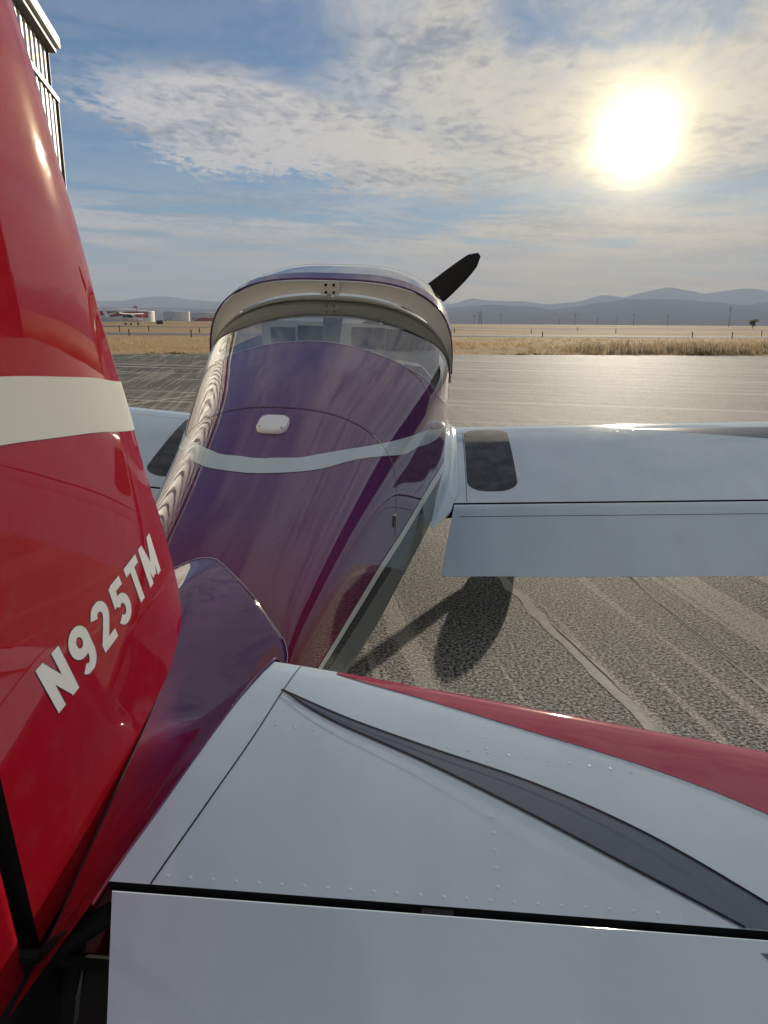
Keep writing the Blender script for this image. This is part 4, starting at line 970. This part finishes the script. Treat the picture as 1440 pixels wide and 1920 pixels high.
# ------------------------------------------------------------------ high-wing trainer taxiing
M['cwhite'] = mat('trainer_white', (.74, .74, .74), .3, 0, .5)
M['cdark'] = mat('trainer_dark', (.03, .03, .035), .3)
M['cred'] = mat('trainer_red', (.35, .03, .03), .4)
M['cgrey'] = mat('trainer_line', (.25, .27, .32), .4)
def trainer(loc, rz):
    t = empty('trainer_airplane', loc, rz); tag(t, 'small white high-wing airplane rolling on the grass-side taxiway', 'airplane')
    # local: +x nose
    secs = [(-5.2, .08, 1.35, .10), (-3.5, .20, 1.32, .24), (-1.6, .42, 1.30, .48), (-.6, .54, 1.30, .60), (.6, .55, 1.22, .60), (1.3, .52, 1.08, .45), (2.1, .42, 1.02, .36), (2.45, .22, 1.02, .22), (2.5, .02, 1.02, .02)]
    mb = MB(); mb.grid([[(x, w*math.cos(2*math.pi*k/20), z+h*math.sin(2*math.pi*k/20)) for k in range(20)] for x, w, z, h in secs], True); f = mb.build('fuselage', M['cwhite'], t, True)
    mb = MB(); mb.add([(1.15, -.46, 1.50), (1.15, .46, 1.50), (.55, .42, 2.02), (.55, -.42, 2.02)], [(0, 1, 2, 3)])
    for s in (-1, 1): mb.add([(1.0, s*.50, 1.45), (-1.2, s*.50, 1.48), (-1.1, s*.42, 1.98), (.5, s*.42, 2.0)], [(0, 1, 2, 3)])
    mb.build('cabin_glass', M['cdark'], t)
    mb = MB(); mb.box(-1.25, .65, -.44, .44, 1.96, 2.08); mb.build('cabin_roof', M['cwhite'], t)
    mb = MB()
    def aero(x0, ch, th): return [(x0, 0), (x0-ch*.08, th*.7), (x0-ch*.3, th), (x0-ch*.7, th*.55), (x0-ch, 0), (x0-ch*.5, -th*.3), (x0-ch*.1, -th*.3)]
    mb.grid([[(x, y, 2.10+z+abs(y)*.03) for x, z in aero(.62, ch, .16)] for y, ch in ((-5.4, 1.1), (-2.5, 1.62), (0, 1.62), (2.5, 1.62), (5.4, 1.1))], True); mb.build('wing', M['cwhite'], t, True)
    for s in (-1, 1): mb = MB(); mb.tube([(.2, s*.5, .85), (.1, s*2.4, 2.14)], (.05), 6); mb.build('wing_strut', M['cwhite'], t)
    mb = MB(); mb.add([(-4.1, 0, 1.45), (-5.3, 0, 1.4), (-5.7, 0, 2.75), (-5.1, 0, 2.75)]+[(-4.1, .06, 1.45), (-5.3, .06, 1.4), (-5.7, .04, 2.75), (-5.1, .04, 2.75)], [(0, 1, 2, 3), (7, 6, 5, 4), (0, 4, 5, 1), (1, 5, 6, 2), (2, 6, 7, 3), (3, 7, 4, 0)]); mb.build('fin', M['cwhite'], t)
    mb = MB(); mb.box(-5.4, -4.4, -1.7, 1.7, 1.38, 1.44); mb.build('tailplane', M['cwhite'], t)
    for x, y in ((-.35, -1.1), (-.35, 1.1), (1.75, 0)):
        mb = MB(); mb.tube([(x, y-.09, .24), (x, y+.09, .24)], .24, 16); mb.build('wheel', M['cdark'], t)
        mb = MB(); mb.tube([(x, y, .28), (x+(0 if y else .1), y*.4, .85)], .05, 6); mb.build('gear_leg', M['cwhite'], t)
    mb = MB(); mb.tube([(2.45, 0, 1.02), (2.75, 0, 1.02)], [.17, .03], 10); mb.build('spinner', M['cwhite'], t)
    mb = MB(); mb.add([(2.62, -.05, .15), (2.62, .06, .15), (2.62, .07, 1.9), (2.62, -.06, 1.9), (2.66, -.05, .15), (2.66, .06, .15), (2.66, .07, 1.9), (2.66, -.06, 1.9)], [(0, 1, 2, 3), (7, 6, 5, 4), (0, 4, 5, 1), (1, 5, 6, 2), (2, 6, 7, 3), (3, 7, 4, 0)]); mb.build('propeller', M['cwhite'], t)
    for s in (-1, 1): mb = MB(); mb.add([(-4.4, s*.19, 1.42), (-4.4, s*.19, 1.52), (1.9, s*.50, 1.22), (1.9, s*.50, 1.14)], [(0, 1, 2, 3)]); mb.build('side_line', M['cgrey'], t)
    return t
trainer((-.3315*155, 155, gz(-.33*155, 155)), R(-8))
# small things on the infield
M['post'] = mat('weathered_post', (.16, .07, .04), .8); M['tin'] = mat('galvanised', (.30, .31, .32), .5, .5)
def marker(x, y, h, m=None):
    z = gz(x, y)-.05; t = empty('marker_post', (x, y, z)); tag(t, 'thin brown marker post in the dry grass below the storage tanks' if x < 0 else 'thin brown marker post in the dry grass beyond the propeller', 'post', 'marker posts below the tanks' if x < 0 else 'marker posts beyond the propeller')
    mb = MB(); mb.tube([(0, 0, 0), (0, 0, h)], [.055, .05], 8); mb.build('post', M['post'], t); mb = MB(); mb.tube([(0, 0, h), (0, 0, h+.10)], [.07, .06], 8); mb.build('cap', M['cdark'], t)
for tx, y, h in ((-.346, 88, .75), (-.334, 70, .55), (-.308, 92, .65), (-.242, 88, .5), (-.253, 66, .6), (.09, 100, .5), (.19, 105, .5), (.205, 78, .45), (.40, 80, .55), (.452, 76, .6), (.30, 115, .6), (.25, 130, .7), (.49, 100, .6)): marker(tx*y, y, h)
t = empty('equipment_box', (-.2925*210, 210, gz(-.2925*210, 210)-.1)); tag(t, 'low black equipment box at the edge of the dry grass below the tanks', 'box')
mb = MB(); mb.box(-.9, .9, -.5, .5, 0, 1.0); mb.build('cabinet', M['cdark'], t); mb = MB(); mb.box(-.95, .95, -.55, .55, 1.003, 1.08); mb.build('lid', M['girt'], t)
t = empty('windsock_mast', (-.3215*260, 260, gz(-.3215*260, 260)-.1)); tag(t, 'slim red mast with a red sock showing above the broad tank', 'mast')
mb = MB(); mb.tube([(0, 0, 0), (0, 0, 5.6)], [.12, .08], 8); mb.build('pole', M['cred'], t); mb = MB(); mb.tube([(0, 0, 5.5), (-.5, 0, 5.7), (-1.3, 0, 5.3)], [.28, .26, .15], 10); mb.build('sock', M['cred'], t)
def pole(tx, y, h, kind):
    x = tx*y; z = gz(x, min(y, 890)); t = empty('power_pole', (x, y, z-.3)); tag(t, 'tall utility pole with two crossarms against the mountains' if kind else 'slim utility pole with a single crossarm against the mountains', 'pole', 'two-arm poles on the plain' if kind else 'single-arm poles on the plain')
    mb = MB(); mb.tube([(0, 0, 0), (0, 0, h)], [.22, .15], 6); mb.build('shaft', M['girt'], t); mb = MB(); mb.box(-1.6, 1.6, -.12, .12, h-1.6, h-1.2); mb.build('crossarm', M['girt'], t)
    if kind: mb = MB(); mb.box(-1.2, 1.2, -.1, .1, h-3.4, h-3.1); mb.build('crossarm', M['girt'], t)
for tx, y, h, k in ((.115, 700, 9, 0), (.150, 800, 12, 0), (.246, 820, 13, 1), (.226, 900, 8, 0), (.322, 760, 13, 1), (.366, 850, 12, 0), (.446, 640, 17, 1), (.30, 950, 12, 0), (.275, 880, 9, 0), (.505, 800, 14, 0)): pole(tx, y, h, k)
def tower(tx, y, h):
    t = empty('lattice_tower', (tx*y, y, 0)); tag(t, 'small lattice transmission tower on the horizon beside the propeller', 'tower')
    for sx in (-1, 1):
        for sy in (-1, 1): mb = MB(); mb.tube([(sx*1.8, sy*1.8, 0), (sx*.4, sy*.4, h)], .2, 4); mb.build('leg', M['girt'], t)
    for k in range(4):
        z = h*(.25+.2*k); mb = MB(); w = 1.8-1.4*z/h; mb.box(-w-(2. if k > 1 else 0), w+(2. if k > 1 else 0), -.15, .15, z, z+.3); mb.build('crossarm', M['girt'], t)
tower(.123, 900, 16)
def tree(x, y, h, r, n, seed, label):
    rg = random.Random(seed); z = gz(x, min(y, 890)); t = empty('tree', (x, y, z)); tag(t, label, 'tree')
    mb = MB(); mb.tube([(0, 0, -.2), (.05, 0, h*.4), (-.1, .1, h*.7)], [.09*h/2, .06*h/2, .02*h], 7)
    for k in range(6): an = k*1.05; mb.tube([(0, 0, h*.3+.05*h*k), (math.cos(an)*r*.6, math.sin(an)*r*.6, h*.6+.05*h*k)], [.025*h, .008*h], 5)
    mb.build('trunk', M['weed'], t, True)
    vs, fs = [], []
    for _ in range(n):
        cl = rg.randrange(9); ca = cl*.7; cr = r*.55*(cl % 3)/2; c_ = Vector((cr*math.cos(ca), cr*math.sin(ca), h*(.45+.06*cl)))
        p = c_+Vector((rg.gauss(0, r*.22), rg.gauss(0, r*.22), rg.gauss(0, h*.09))); s = .05*h*rg.uniform(.6, 1.3)
        d1 = Vector((rg.gauss(0, 1), rg.gauss(0, 1), rg.gauss(0, 1))).normalized()*s; d2 = Vector((rg.gauss(0, 1), rg.gauss(0, 1), rg.gauss(0, 1))).normalized()*s
        b0 = len(vs); vs += [p-d1, p+d2, p+d1, p-d2]; fs.append((b0, b0+1, b0+2, b0+3))
    new_obj('crown', vs, fs, M['green'], t, False)
tree(.477*330, 330, 3.6, 2.2, 900, 4, 'lone dark tree on the plain in front of the mountains')
# ------------------------------------------------------------------ haze over the plain
hz = bpy.data.materials.new('plain_haze'); hz.use_nodes = True; tt = hz.node_tree; tt.nodes.clear()
oo = tt.nodes.new('ShaderNodeOutputMaterial'); pv = tt.nodes.new('ShaderNodeVolumePrincipled'); tt.links.new(pv.outputs[0], oo.inputs['Volume'])
pv.inputs['Color'].default_value = (.68, .80, 1., 1); pv.inputs['Density'].default_value = 1.5e-4; pv.inputs['Anisotropy'].default_value = .0
mb = MB(); mb.box(-19500, 19500, -14100, 12400, -8, 900); hb = mb.build('haze', hz); tag(hb, kind='stuff'); hb['label'] = 'thin bluish air lying over the airfield and plain'; hb['category'] = 'haze'
